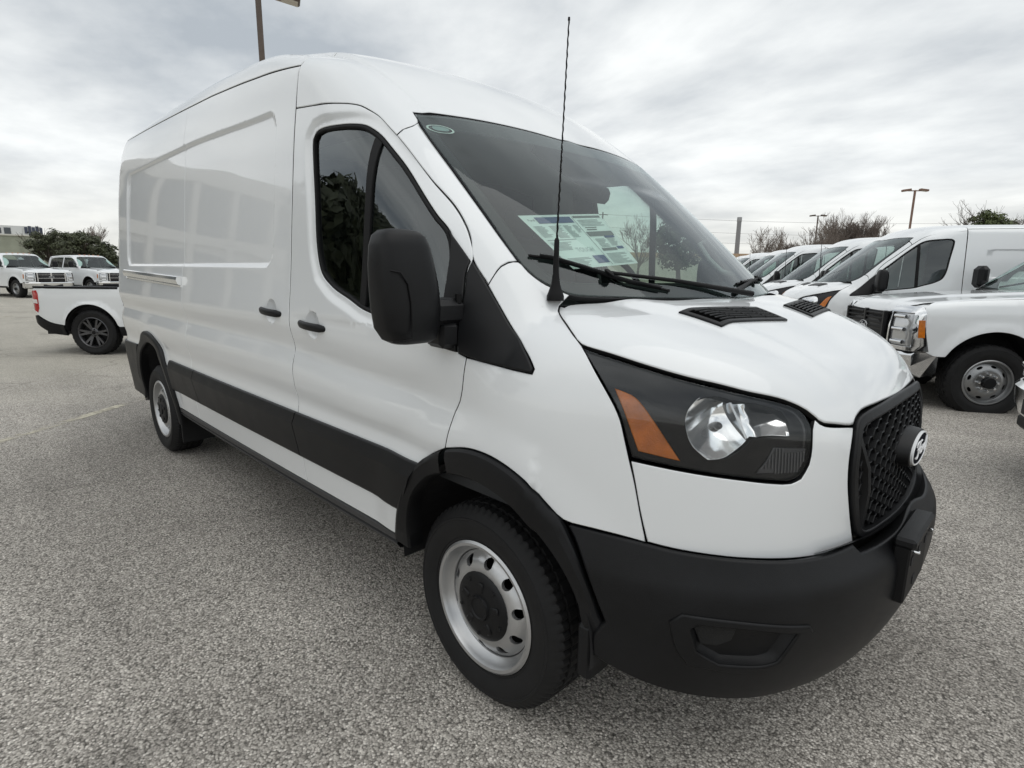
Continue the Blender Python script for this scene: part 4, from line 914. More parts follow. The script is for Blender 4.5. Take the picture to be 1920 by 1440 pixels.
        random.seed(3); rw = []
        for (u0, u1, v0, v1, st) in ((.04, .18, .22, .42, .022), (.21, .36, .22, .46, .022), (.38, .48, .22, .46, .022), (.50, .57, .22, .36, .022), (.04, .55, .48, .50, .03), (.04, .30, .53, .68, .022), (.62, .95, .12, .24, .028), (.64, .78, .50, .66, .025), (.81, .95, .50, .64, .022), (.05, .36, .82, .96, .022), (.62, .95, .78, .96, .022)):
            v = v0
            while v < v1: rw.append((u0, v, u0+(u1-u0)*random.uniform(.6, 1), v+st*.45)); v += st
        rects('text_lines', rw, mat('ink_light', (.40, .42, .42), .6))
        text_mesh('TOUGH', .13, lambda a, b: uv(.27+a*.50, .72-b*.85, -.008), 'tough_lettering', mat('ink_pale', (.50, .53, .53), .6), pap)
        text_mesh('Ford', .05, lambda a, b: uv(.045+a*.75, .125-b*1.1, -.008), 'maker_lettering', INKD, pap)
        # oval inspection sticker
        oc = np.array([(-.735), (1.960)])
        def ov(s_):
            a, n_ = CH_F.pos(np.array([[oc[0]+.050*s_*math.cos(t), oc[1]+.018*s_*math.sin(t)] for t in np.linspace(0, 2*np.pi, 25)[:-1]]), CAW); return [tuple(v) for v in a-n_*.003]
        r0, r1, r2 = ov(1), ov(.84), ov(.01)
        os_ = MB().grid([r0, r1], True).out('oval_sticker', PAPER, root, 0)
        MB().add([(p[0]+.001, p[1], p[2]+.0012) for p in ov(.6)], [tuple(range(24))]).out('sticker_print', mat('sticker_grey', (.35, .42, .42), .6), os_, 0)
        # ---- wipers
        for pts, nm in (([(0.0, -.80, 1.492), (.05, -.74, 1.484), (.115, -.655, 1.455), (.20, -.54, 1.412), (.275, -.40, 1.385)], 'wiper'), ([(.27, .05, 1.405), (.275, .25, 1.415), (.255, .45, 1.415), (.20, .62, 1.41)], 'wiper')):
            q_ = resample(np.array(pts), 14); p_, n_ = CH_F.pos(CH_F.to2(q_), CAW)
            wb_ = MB().tube([tuple(v) for v in p_+n_*.006], .0045, 6); wo_ = wb_.out(nm, PLASTD, root, 60)
            MB().tube([tuple(v) for v in (p_+n_*.013)[1:-1]], [.0055]*12, 6).out('wiper_spine', PLAST, wo_, 60)
            mid = (p_+n_*.020)[7]; en = np.array((.40, pts[-1][1]*.0+(.02 if pts[0][1] < 0 else .72), 1.375)) if pts[0][1] < 0 else np.array((.36, -.02, 1.385))
            ar = [tuple(mid), tuple(mid*.55+en*.45+np.array((0, 0, .006))), tuple(en)]
            MB().tube(ar, [.006, .007, .011], 7).out('wiper_arm', PLASTD, wo_, 60)
            MB().box(tuple(mid), (.035, .04, .014), Euler((0, math.radians(35), math.radians(30))).to_matrix(), .008).out('wiper_joint', PLASTD, wo_)
    # ---- aerial on the right fender
    ab = (.155, -.822, 1.372)
    if hd:
        an = MB(); an.lathe([(.026, -.01), (.026, .004), (.022, .014), (.013, .04), (.0095, .07), (.008, .12), (.0075, .165), (.0045, .172)], 20, 'z', ab); a_ = an.out('aerial_base', PLASTD, root, 50)
        pts = []; rr = []
        for i in range(150):
            t = i/149; z = .168+t*.575
            pts.append((ab[0]+.022*t+.0006*math.cos(i*.9), ab[1]+.0006*math.sin(i*.9), ab[2]+z)); rr.append(.0030-.0010*t+.0003*math.sin(i*.9))
        MB().tube(pts, rr, 6).tube([pts[-1], tuple(np.array(pts[-1])+(0, 0, .008))], [.0034, .003], 8).out('aerial_rod', PLASTD, a_, 60)
    else:
        MB().tube([(ab[0], ab[1], ab[2]-.01), (ab[0]+.01, ab[1], ab[2]+.15), (ab[0]+.03, ab[1], ab[2]+.75)], [.014, .006, .004], 5).out('aerial_base', PLASTD, root, 60)
    # ---- door mirrors
    def mirror_house():
        m = MB(); rows = []
        for z, a, b, dy in ((1.236, .012, .030, .012), (1.240, .035, .058, .010), (1.252, .052, .078, .006), (1.285, .062, .092, .0), (1.34, .066, .097, -.002), (1.40, .066, .096, -.006), (1.46, .063, .090, -.012), (1.51, .058, .082, -.016), (1.538, .050, .072, -.018), (1.552, .036, .056, -.019), (1.557, .012, .028, -.02)):
            rows.append([(-.092+a*math.copysign(abs(math.cos(t))**.55, math.cos(t)), -1.183+dy*1.2+b*math.copysign(abs(math.sin(t))**.6, math.sin(t)), z) for t in np.linspace(0, 2*np.pi, 37)[:-1]])
        m.grid(rows, True); m.add(rows[0], [tuple(range(36))[::-1]]); m.add(rows[-1], [tuple(range(36))]); return m
    for hs_ in both(mirror_house(), 'mirror_housing', PLAST, root, 50):
        sd = 1 if hs_.data.vertices[0].co.y < 0 else -1
        if hd and sd < 0: hs_.location = (-.20, -.035, 0)      # folded back against the driver's window
        def S_(mb): return mb if sd == 1 else mb.mirror()
        gl = MB().add([(-.161, -1.183+.075*math.copysign(abs(math.cos(t))**.5, math.cos(t)), 1.40+.125*math.copysign(abs(math.sin(t))**.5, math.sin(t))) for t in np.linspace(0, 2*np.pi, 33)[:-1]], [tuple(range(32))])
        S_(gl).out('mirror_glass', CHROME, hs_, 0)
        S_(MB().box((-.088, -1.065, 1.323), (.072, .15, .074), None, .016)).out('mirror_arm', PLAST, hs_)
        S_(MB().box((-.105, -1.045, 1.255), (.10, .07, .080), Euler((0, 0, math.radians(-8))).to_matrix(), .014)).out('mirror_foot', PLAST, hs_)
        S_(MB().box((-.105, -1.02, 1.325), (.08, .04, .080), None, .012)).out('mirror_hinge', PLAST, hs_)
        if hd:
            S_(MB().tube([(-.065, -1.015, 1.350), (-.065, -1.015, 1.378)], .011, 10)).out('hinge_pin', PLASTD, hs_)
            iv = MB(); lens = []
            for z, yo in ((1.445, .0), (1.44, .02), (1.41, .043), (1.36, .052), (1.30, .054), (1.262, .053), (1.255, .03), (1.255, 0)): lens.append((z, yo))
            iv.tube([(-.024, -1.268+yo, z) if yo > .004 else (-.034, -1.273, z) for z, yo in lens], .0025, 6); S_(iv).out('indicator_outline', PLASTD, hs_, 60)
    # ---- door handles
    def handle(x, z):
        m = MB(); rows = []
        y0 = Y(x, z)-.0
        for t in np.linspace(0, 1, 15):
            xx = x-.118+.236*t; bow = math.sin(math.pi*t)**.5 if 0 < t < 1 else 0
            hh = .017*(.45+.55*min(1, 6*min(t, 1-t)+.15)); yo = -(.012+.030*bow); zz_ = z-.010*(t-.5)
            rows.append([(xx, y0+yo+.010*math.cos(a), zz_+hh*math.sin(a)) for a in np.linspace(0, 2*np.pi, 13)[:-1]])
        m.grid(rows, True); m.add(rows[0], [tuple(range(12))]); m.add(rows[-1], [tuple(range(12))[::-1]]); return m
    both(handle(-1.395, 1.248), 'door_handle', PLAST, root, 50); both(handle(-.985, 1.213), 'door_handle', PLAST, root, 50)
    if hd:
        # sliding door track cover
        mb = MB(); rows = []; xs_ = np.linspace(-4.33, -2.77, 20)
        for dz, o in ((0, -.004), (0, .022), (-.006, .030), (-.024, .034), (-.050, .024), (-.056, .004), (-.062, .008), (-.068, .006), (-.070, -.006)):
            rows.append([tuple(v) for v in lift_strip(np.stack([xs_, np.interp(xs_, [-4.34, -2.77], [1.421, 1.388])+dz], 1), np.full(20, o), CA)])
        mb.grid(rows)
        for e in (0, 19): mb.add([r[e] for r in rows], [tuple(range(9))])
        both(mb, 'slide_track_cover', CHROME, root, 25)
        MB().box((-4.15, -.78, .30), (.12, .05, .09), None, .01).out('tow_bracket', PLASTD, root)
        mf = MB().box((-3.30, -.86, .30), (.02, .22, .26)); both(mf, 'mud_flap', RUB, root, 0)
    # ---- wheels
    for x in (0., -3.75):
        make_wheel(root, 'wheel', x, -.868, .345, .350, .215, .235, 'steel', 1)
        make_wheel(root, 'wheel', x, .868, .345, .350, .215, .235, 'steel', -1)
    return root
main_van = build_van('white cargo van with black bumper, tall whip aerial and price sheet behind the windscreen')

# ================================================================ pick-up trucks
def tS(x, z):
    s = sip(z, [.35, .55, .80, 1.05, 1.14, 1.22, 1.30, 1.6, 2.1], [.96, .99, 1.0, 1.005, 1.0, .975, .955, .88, .74])
    for cx in (0., -4.06): s = s+.030*(1-sstep(.50, .66, np.hypot(x-cx, z-.43)))*sstep(.3, .5, z)*sstep(1.22, 1.0, z)
    s = s-.05*np.maximum(x-.55, 0)**2*6
    return s
def t_nose(x, y, z):
    hz = sip(x, [-1.4, -.7, 0, .45, .72, .85, 1.0], [1.42, 1.37, 1.33, 1.295, 1.255, 1.20, 1.05])
    hz = hz-.02*np.abs(y)**3+.022*(1-sstep(.40, .55, np.abs(y)))-.02
    c = sip(z, [.3, .7, 1.0, 1.2], [.93, .93, .92, .88])-.06*y*y-.06*y**4-x
    return np.minimum(smin(tS(x, z)-np.abs(y), smin(c, (hz-z)*.95, .07), .08), x+1.4)
def t_cab(x, y, z):
    w_ = -((x+.62+.13*y*y)*.62+(z-1.38)*.785)
    r_ = sip(x, [-3.6, -2.6, -1.9, -1.4, -1.1], [1.93, 1.985, 1.995, 1.985, 1.93])-.04*y*y-.03*y**4-z
    return smin(smin(tS(x, z)-np.abs(y), smin(w_, r_, .10), .12), smin(x+3.42, -x+.2, .05), .06)
def t_body(x, y, z): return np.maximum(t_nose(x, y, z), t_cab(x, y, z))
def build_truck(label, group, fancy, name='pickup_truck'):
    root = thing(name, label, 'truck', group=group); h = .06
    KW = dict(h=h, gap=.003, depth=.012, corner=30)
    arch = lambda cx, r, a0, a1, n=15: [(cx+r*math.cos(t), -1, .42+r*math.sin(t)) for t in np.linspace(math.radians(a0), math.radians(a1), n)]
    # front fender with wheel arch
    fe = [(-.66, -1, .52), (-.655, -.98, 1.22), (-.66, -.935, 1.33), (-.3, -.925, 1.30), (.3, -.925, 1.27), (.60, -.90, 1.235), (.70, -.93, 1.17)]+[(.70, -1, 1.12), (.70, -1, .95), (.64, -1, .70), (.56, -1, .665)]+arch(0, .52, 28, 172)+[(-.53, -1, .45), (-.64, -1, .45)]
    panel('front_fender', fe, Chart('sec', .75, R=.9, tmax=2.), t_nose, WHITE, root, **KW)
    ho = [(-.72, 0, 1.4), (-.74, -.5, 1.4), (-.70, -.90, 1.36), (-.3, -.925, 1.27), (.3, -.925, 1.26), (.62, -.91, 1.2), (.745, -.87, 1.2), (.825, -.74, 1.2), (.865, -.60, 1.2), (.89, -.40, 1.2), (.905, 0, 1.2)]
    panel('bonnet', ho+mir(ho[1:-1])[::-1], CH_T, t_nose, WHITE, root, sides=(1,), **KW)
    # nose band, grille, lamps
    tw = Chart('wrap', 0, 0, R=.9, tmax=2.5)
    gb = [(.9, 0, 1.13), (.9, -.60, 1.13), (.9, -.585, .72), (.9, 0, .72)]
    panel('grille_surround', gb+mir(gb[1:-1])[::-1], CH_FN, t_nose, GLOSSB if fancy else PLAST, root, sides=(1,), h=.08, off=-.01, gap=0, depth=.05, skirt=PLAST, corner=20)
    for j in range(7):
        z = .77+j*.052
        if fancy and j in (3,): continue
        for sg in (-1, 1):
            MB().box((.905, sg*.29, z), (.05, .50, .022), None, .005).out('grille_bar', (CHROME if j in (5, 2) else GLOSSB) if fancy else PLASTD, root)
    for sg in (-1, 1): MB().box((.875, sg*.29, .925), (.05, .53, .38)).out('grille_backing', SEAM, root, 0)
    for sg in (-1, 1): MB().box((.912, sg*.56, .925), (.05, .055, .40), None, .01).out('grille_post', PLAST if not fancy else CHROME, root)
    MB().box((.905, 0, .925), (.05, .07, .40), None, .01).out('grille_post', PLAST if not fancy else CHROME, root)
    hl = [(.86, -.605, 1.185), (.76, -.86, 1.20), (.70, -.95, 1.195), (.68, -1, 1.14), (.665, -1, .95), (.61, -1, .705), (.86, -.60, .715)]
    hl2 = [(.86, -.64, 1.12), (.77, -.93, 1.12), (.76, -.93, .76), (.86, -.64, .76)]
    panel('headlamp_frame', hl, tw, t_nose, CHROME if not fancy else WHITE, root, h=.08, off=.004, gap=.003, depth=.04, corner=20, holes=[hl2])
    panel('headlamp_lens', hl2, tw, t_nose, mat('lamp_silver', (.55, .56, .57), .12, metal=.7), root, h=.08, off=-.02, gap=0, depth=.03, corner=20)
    for z in (.80, .94, 1.08):
        q, n_ = tw.pos(tw.to2(np.array([(.86, -.70, z), (.80, -.85, z)])), t_nose)
        both(MB().tube([tuple(q[0]), tuple(q[1])], .022, 8), 'lamp_bar', CHROME, root, 60)
    panel('nose_corner', [(.87, -.56, 1.12), (.70, -.97, 1.12), (.60, -.97, 1.16), (.52, -.94, 1.255), (.68, -.86, 1.25), (.83, -.56, 1.225)], tw, t_nose, WHITE, root, h=.06, off=-.010, gap=0, depth=.004, corner=20)
    am = [(.735, -.97, 1.05), (.69, -1, 1.05), (.675, -1, .86), (.72, -.97, .86)]
    panel('marker_lamp', am, tw, t_nose, AMBER, root, h=.08, off=.008, gap=0, depth=.01, corner=20)
    ford_badge(root, (.93, 0, .925), .115, .048, 1)
    # chrome bumper
    mb = MB(); rows = []
    for y in np.linspace(-1, 1, 21):
        xf = .985-.05*y*y-.17*abs(y)**6; rows.append([(xf-.08, y*.99, .70), (xf-.02, y*.99, .695), (xf+.01, y*.99, .665), (xf, y*.99, .55), (xf-.03, y*.98, .46), (xf-.12, y*.96, .42)])
    bp_ = mb.grid(rows).out('front_bumper', CHROME, root, 40)
    for r in (rows[0], rows[-1]):
        MB().add([r[i] for i in range(6)]+[(r[0][0]-.18, r[0][1]*.985, .69), (r[0][0]-.18, r[0][1]*.985, .47)], [(0, 1, 2, 3, 4, 5, 7, 6)]).out('bumper_end', CHROME, bp_, 0)
    MB().box((.82, 0, .40), (.20, 1.3, .12), None, .03).out('lower_valance', PLASTD, root)
    MB().box((.955, 0, .55), (.06, .8, .12), None, .01).out('bumper_intake', SEAM, root)
    # cab
    cs = [(-.66, -1, .50), (-.645, -1, 1.25), (-.80, -1, 1.46), (-1.22, -1, 1.80), (-1.40, -1, 1.88), (-1.75, -1, 1.915), (-2.7, -1, 1.905), (-3.30, -1, 1.85), (-3.37, -1, 1.3), (-3.37, -1, .50)]
    w1 = [(-.98, -1, 1.36), (-.98, -1, 1.52), (-1.30, -1, 1.77), (-1.50, -1, 1.84), (-2.03, -1, 1.86), (-2.05, -1, 1.36)]
    w2 = [(-2.15, -1, 1.36), (-2.13, -1, 1.86), (-2.75, -1, 1.85), (-3.12, -1, 1.80), (-3.20, -1, 1.36)]
    panel('cab_side', cs, CH_S, t_cab, WHITE, root, holes=[w1, w2], **KW)
    for w_ in (w1, w2): panel('door_glass', w_, CH_S, t_cab, SIDEG, root, h=.15, gap=-.004, off=-.012, depth=.004, skirt=PLASTD)
    for x in (-2.09,):
        panel('door_seam', [(x-.006, -1, 1.30), (x+.006, -1, 1.30), (x+.006, -1, .56), (x-.006, -1, .56)], CH_S, t_cab, SEAM, root, h=.1, off=.002, gap=0, depth=.002)
    ch = Chart('sec', 1.5, R=.7, tmax=2.)
    wst = [(-1.30, -y, 9) for y in (0, .4, .62)]
    rp = CH_F.pos
    # windscreen
    CT = Chart('front', -2.4, tmax=3.)
    wh = [(0, 0, 1.90), (0, -.35, 1.897), (0, -.66, 1.88), (0, -.74, 1.78), (0, -.83, 1.58), (0, -.895, 1.43), (0, -.5, 1.385), (0, 0, 1.375)]
    panel('windscreen_glass', wh+mir(wh[1:-1])[::-1], CT, t_cab, WSG, root, sides=(1,), h=.1, gap=0, depth=.004, off=.002, skirt=FRIT, corner=28)
    # roof and pillars: everything above the doors
    g, n_ = CT.pos(np.array([(0, 1.905), (-.35, 1.902), (-.68, 1.885)]), t_cab)
    sd_, n_ = CH_S.pos(np.array([(-1.40, 1.885), (-1.75, 1.92), (-2.7, 1.91), (-3.30, 1.855)]), t_cab)
    rh = [tuple(v) for v in g]+[tuple(v) for v in sd_]+[(-3.34, -.4, 1.95), (-3.34, 0, 1.96)]
    panel('cab_roof', rh+mir(rh[1:-1])[::-1], ch, t_cab, WHITE, root, sides=(1,), **KW)
    g2, n_ = CT.pos(np.array([(-.69, 1.885), (-.75, 1.78), (-.84, 1.58), (-.905, 1.42)]), t_cab)
    s2, n_ = CH_S.pos(np.array([(-.66, 1.28), (-.80, 1.465), (-1.22, 1.805), (-1.40, 1.885)]), t_cab)
    pil = [tuple(v) for v in g2]+[tuple(v) for v in s2]
    panel('windscreen_pillar', pil, CH_S, t_cab, WHITE, root, **KW)
    MB().box((-.74, 0, 1.355), (.14, 1.66, .03), None, .01).out('cowl', PLASTD, root)
    for y in (-.3, .3): MB().tube([(-.66, y, 1.395), (-.74, y+.35, 1.46)], .012, 6).out('wiper', PLASTD, root)
    for y in (-.45, -.22, 0, .22, .45):
        if fancy: MB().box((-1.42, y, 2.0), (.10, .05, .02), None, .008).out('clearance_lamp', AMBER, root)
    # interior shell
    MB().box((-2.2, 0, .9), (2.2, 1.8, .5)).box((-1.0, 0, 1.15), (.5, 1.75, .42)).out('cab_interior', INTD, root, 0)
    for y in (-.45, .45):
        for x in (-1.9, -2.95): MB().box((x, y, 1.40), (.14, .5, .62), Euler((0, math.radians(-10), 0)).to_matrix(), .05).out('seat_back', INTD, root)
    # bed
    bs = [(-3.46, -1, .52), (-3.46, -1, 1.36), (-5.28, -1, 1.36), (-5.30, -1, 1.0), (-5.28, -1, .60), (-4.66, -1, .60)]+arch(-4.06, .52, 20, 160)+[(-3.5, -1, .52)]
    panel('bed_side', bs, CH_S, lambda x, y, z: tS(x, np.minimum(z, 1.12))-np.abs(y), WHITE, root, **KW)
    MB().box((-3.44, 0, 1.0), (.05, 1.9, .7)).box((-4.4, 0, .95), (1.85, 1.85, .05)).out('bed_floor', PLASTD, root, 0)
    MB().box((-5.29, 0, 1.0), (.05, 1.90, .68), None, .02).out('tailgate', WHITE, root)
    MB().box((-5.42, 0, .62), (.18, 1.9, .2), None, .03).out('rear_bumper', CHROME, root)
    # mirrors
    for hs in both(MB().box((-.90, -1.20, 1.52), (.14, .22, .30), None, .05), 'door_mirror', PLAST, root):
        sg = 1 if hs.data.vertices[0].co.y < 0 else -1
        MB().tube([(-.88, -sg*1.12, 1.46), (-.90, -sg*.94, 1.38)], .03, 8).out('mirror_arm', PLAST, hs)
    both(MB().tube([(-.5, -.90, 1.30), (-.62, -.90, 2.05)], [.006, .003], 5), 'aerial', PLASTD, root) if False else MB().tube([(-.52, .90, 1.29), (-.56, .90, 2.12)], [.007, .004], 5).out('aerial', PLASTD, root)
    # chassis, wells
    MB().box((-2.2, 0, .52), (5.6, 1.0, .25)).box((-2.0, 0, .50), (2.6, 1.84, .14)).out('chassis', SEAM, root, 0)
    for cx in (0, -4.06):
        wm = MB(); a = np.linspace(math.radians(0), math.radians(180), 24)
        wm.grid([[(cx+.53*math.cos(t), y_, .43+.53*math.sin(t)) for t in a] for y_ in (-.97, -.55)]); wm.add([(cx+.53*math.cos(t), -.55, .43+.53*math.sin(t)) for t in a], [tuple(range(24))])
        both(wm, 'wheel_well', SEAM, root, 0)
        for sg in (1, -1): make_wheel(root, 'wheel', cx, -.865*sg, .40, .405, .235, .27, 'steel8', sg)
    return root
def place(o, x, y, deg, z=0.): o.location = (x, y, z); o.rotation_euler = (0, 0, math.radians(deg)); return o
tr1 = build_truck('white pickup with black grille, chrome bumper and eight-lug steel wheels beside the van row', None, False)
place(tr1, .17, 6.57, 213, -.07)
tr2 = copy_tree(tr1); tr2['label'] = 'white pickup showing only the end of its chrome bumper at the wheel of another pickup'; place(tr2, 2.15, 3.33, 200.5, -.02)
trL = build_truck('white pickup with chrome-barred dark grille in front of the pale green building', 'pickups with chrome-barred grilles across the car park', True)
place(trL, -33.0, 1.4, 21.5)
trM = copy_tree(trL); trM['label'] = 'white pickup with chrome-barred dark grille in front of the dark oak trees'; place(trM, -34.2, 4.3, 21.5)
# ---------------------------------------------------------------- compact pickup behind the van
def build_compact():
    root = thing('compact_pickup', 'small white pickup with red tail lamp and dark alloy wheel behind the cargo van', 'truck')
    def side(x, z):
        s = sip(z, [.3, .5, .75, .95, 1.08, 1.3, 1.7], [.86, .90, .92, .92, .905, .86, .70])
        s = s-.9*np.maximum(-x-.62, 0)**2
        for cx in (0., 3.08): s = s+.028*(1-sstep(.42, .50, np.hypot(x-cx, z-.36)))*sstep(.25, .4, z)
        return s
    fld = lambda x, y, z: smin(side(x, z)-np.abs(y), x+.93, .10)
    KW = dict(h=.05, gap=.003, depth=.012, corner=30)
    bs = [(.52, -1, .44), (.53, -1, 1.06), (.50, -1, 1.06), (.40, -1, 1.035), (.0, -1, 1.035), (-.60, -1, 1.03), (-.86, -1, 1.02), (-.885, -1, .95), (-.885, -1, .70), (-.84, -1, .62), (-.62, -1, .50), (-.42, -1, .46)]+[(.415*math.cos(t), -1, .37+.415*math.sin(t)) for t in np.linspace(math.radians(167), math.radians(13), 17)]+[(.43, -1, .44)]
    panel('bed_side', bs, CH_S, fld, WHITE, root, **KW)
    cs = [(.535, -1, .44), (.535, -1, 1.10), (.60, -1, 1.25), (.78, -1, 1.52), (1.0, -1, 1.60), (2.0, -1, 1.60), (2.75, -1, 1.12), (3.9, -1, 1.02), (3.95, -1, .6), (3.55, -1, .44)]+[(3.08+.415*math.cos(t), -1, .37+.415*math.sin(t)) for t in np.linspace(math.radians(10), math.radians(170), 15)]
    w1 = [(.80, -1, 1.16), (.90, -1, 1.48), (1.05, -1, 1.53), (1.45, -1, 1.53), (1.45, -1, 1.14)]; w2 = [(1.53, -1, 1.14), (1.53, -1, 1.53), (1.98, -1, 1.52), (2.50, -1, 1.16)]
    panel('cab_side', cs, CH_S, fld, WHITE, root, holes=[w1, w2], **KW)
    for w_ in (w1, w2): panel('door_glass', w_, CH_S, fld, SIDEG, root, h=.15, gap=-.004, off=-.012, depth=.004, skirt=PLASTD)
    mb = MB(); rows = []
    for x, z, y in ((.70, 1.36, .83), (.80, 1.54, .75), (1.0, 1.615, .71), (1.5, 1.64, .69), (2.0, 1.61, .70)): rows.append([(x, -y, z-.015), (x, -y*.8, z+.02), (x, 0, z+.045), (x, y*.8, z+.02), (x, y, z-.015)])
    mb.grid(rows).out('cab_roof', WHITE, root, 60)
    rows = [[(2.02, -.70, 1.595), (2.02, 0, 1.64), (2.02, .70, 1.595)], [(2.76, -.84, 1.12), (2.84, 0, 1.14), (2.76, .84, 1.12)]]; MB().grid(rows).out('windscreen_glass', FRIT, root)
    rows = [[(2.78, -.86, 1.11), (2.84, 0, 1.135), (2.78, .86, 1.11)], [(3.4, -.88, 1.07), (3.5, 0, 1.12), (3.4, .88, 1.07)], [(3.9, -.86, .98), (3.98, 0, 1.03), (3.9, .86, .98)], [(3.95, -.86, .5), (4.05, 0, .5), (3.95, .86, .5)]]; MB().grid(rows).out('bonnet', WHITE, root, 60)
    MB().box((.60, 0, 1.28), (.02, 1.5, .30)).out('rear_window', FRIT, root, 0)
    # bed
    MB().box((.50, 0, .85), (.03, 1.70, .42)).box((-.18, 0, .66), (1.35, 1.66, .03)).box((-.86, 0, .82), (.05, 1.5, .42)).out('bed_floor', PLASTD, root, 0)
    for sg in (-1, 1): MB().box((-.18, sg*.80, .84), (1.36, .04, .38)).out('bed_liner', PLASTD, root, 0)
    # dark bed rail caps
    rc = MB(); rows = []
    for x in np.linspace(.46, -.86, 12):
        y = float(fld_y(side, x)); rows.append([(x, -y-.004, 1.020), (x, -y-.006, 1.052), (x, -y+.07, 1.056), (x, -y+.09, 1.02)])
    both(rc.grid(rows), 'bed_rail_cap', PLAST, root, 30)
    MB().box((-.90, 0, .80), (.06, 1.46, .46), None, .02).out('tailgate', WHITE, root)
    tl = [(-.93, -.84, 1.0), (-.74, -1, 1.0), (-.72, -1, .95), (-.75, -1, .70), (-.80, -1, .66), (-.93, -.84, .68)]
    wc = Chart('wrap', -.3, -.3, R=.6, tmax=2.); wc2 = Chart('side', tmax=2.)
    tl2 = [(-.905, -1, .985), (-.79, -1, .99), (-.765, -1, .93), (-.775, -1, .72), (-.81, -1, .655), (-.895, -1, .69)]
    panel('tail_lamp', tl2, wc2, fld, REDL, root, h=.05, off=.006, gap=0, depth=.02, corner=20, skirt=REDL)
    panel('reverse_lamp', [(-.905, -1, .86), (-.785, -1, .85), (-.785, -1, .79), (-.905, -1, .80)], wc2, fld, mat('lamp_white', (.75, .72, .70), .15), root, h=.05, off=.009, gap=0, depth=.01, corner=20)
    bu = [(-.905, -1, .60), (-.86, -1, .61), (-.64, -1, .50), (-.42, -1, .455), (-.41, -1, .30), (-.62, -1, .33), (-.80, -1, .42), (-.90, -1, .50)]
    panel('rear_bumper', bu, wc2, fld, PLAST, root, h=.05, off=.010, gap=0, depth=.04, skirt=PLAST)
    MB().box((-.90, 0, .52), (.08, 1.5, .18), None, .02).out('bumper_centre', PLAST, root)
    panel('side_sill', [(.42, -1, .445), (2.65, -1, .445), (2.65, -1, .30), (.42, -1, .30)], wc2, fld, PLAST, root, h=.1, off=.006, gap=0, depth=.03, skirt=PLAST)
    MB().box((1.5, 0, .38), (5.0, 1.0, .2)).box((1.5, 0, .36), (1.9, 1.7, .1)).out('chassis', SEAM, root, 0)
    for cx in (0, 3.08):
        wm = MB(); a = np.linspace(0, math.pi, 20)
        wm.grid([[(cx+.42*math.cos(t), y_, .36+.42*math.sin(t)) for t in a] for y_ in (-.90, -.5)]); wm.add([(cx+.42*math.cos(t), -.5, .36+.42*math.sin(t)) for t in a], [tuple(range(20))])
        both(wm, 'wheel_well', SEAM, root, 0)
        for sg in (1, -1): make_wheel(root, 'wheel', cx, -.80*sg, .35, .355, .225, .225, 'alloy', sg)
    return root
def fld_y(side, x): return side(np.array([x]), np.array([1.03]))[0]
place(build_compact(), -10.85, .27, 47).scale = (1.04, 1.04, 1.06)
# ---------------------------------------------------------------- row of low-roof vans
VL = ['white low-roof van parked directly beside the black-grilled pickup', 'white van second from the black-grilled pickup in the angled van row', 'white van third from the black-grilled pickup in the angled van row', 'white van fourth from the black-grilled pickup in the angled van row', 'white van fifth from the black-grilled pickup in the angled van row', 'white van at the far end of the angled van row']
v0 = build_van(VL[0], 'white vans in the angled row', 'low', False)
place(v0, -1.50, 8.45, 212.5, -.02)
for k in range(1, 6):
    v = copy_tree(v0); v['label'] = VL[k]; of = (0, -.12, .10, -.08, .12, 0)[k]; place(v, -1.50-1.62*k-.84*of, 8.45+2.55*k-.54*of, 212.5+(0, -.6, .8, -.4, .9, 0)[k], -.02)
# ================================================================ light poles
def pole(name, label, x, y, hgt, rz, col, heads=2):
    m = mat(col[0], col[1], .6, var=(3, .2))
    t = thing(name, label, 'light pole', (x, y, 0), rz, 'car park light poles')
    MB().lathe([(.30, 0), (.30, .75), (.26, .8), (0, .8)], 20, 'z').out('concrete_base', mat('concrete', (.36, .35, .33), .85, var=(4, .15)), t, 40)
    MB().box((0, 0, .8+(hgt-.8)/2), (.13, .13, hgt-.8), None, .012).out('shaft', m, t)
    MB().box((0, 0, hgt-.05), (.09, 1.0, .07)).out('cross_arm', m, t, 0)
    for s_ in ((-1, 1) if heads == 2 else (1,)):
        hd_ = MB().box((0, s_*.62, hgt), (.36, .62, .15), Euler((math.radians(-8*s_), 0, 0)).to_matrix(), .03).out('lamp_head', m, t)
        MB().box((0, s_*.62, hgt-.085+.0), (.28, .5, .012), Euler((math.radians(-8*s_), 0, 0)).to_matrix()).out('lamp_glass', mat('lamp_lens', (.55, .50, .42), .3), hd_, 0)
    return t
def along(px, py, depth):
    """ground position seen at image column px at a given distance along the view axis"""
    a = CY-math.atan((px-960)/1060*1.0); r = depth/math.cos(math.atan((px-960)/1060)); return 1.2657+r*math.cos(a), -2.1281+r*math.sin(a)
BRN = ('pole_brown', (.10, .075, .06)); RUST = ('pole_rust', (.19, .115, .085))
pole('light_pole', 'tall dark brown pole rising behind the roof of the cargo van', *along(524, 0, 14.6), 7.72, -.40, BRN, 1)
pole('light_pole', 'reddish brown double-headed pole above the row of white vans', *along(1676, 0, 46), 8.0, 2.2, RUST)
pole('light_pole', 'dark double-headed pole standing in front of the bare bushy trees', *along(1508, 0, 70), 8.4, 2.2, BRN)
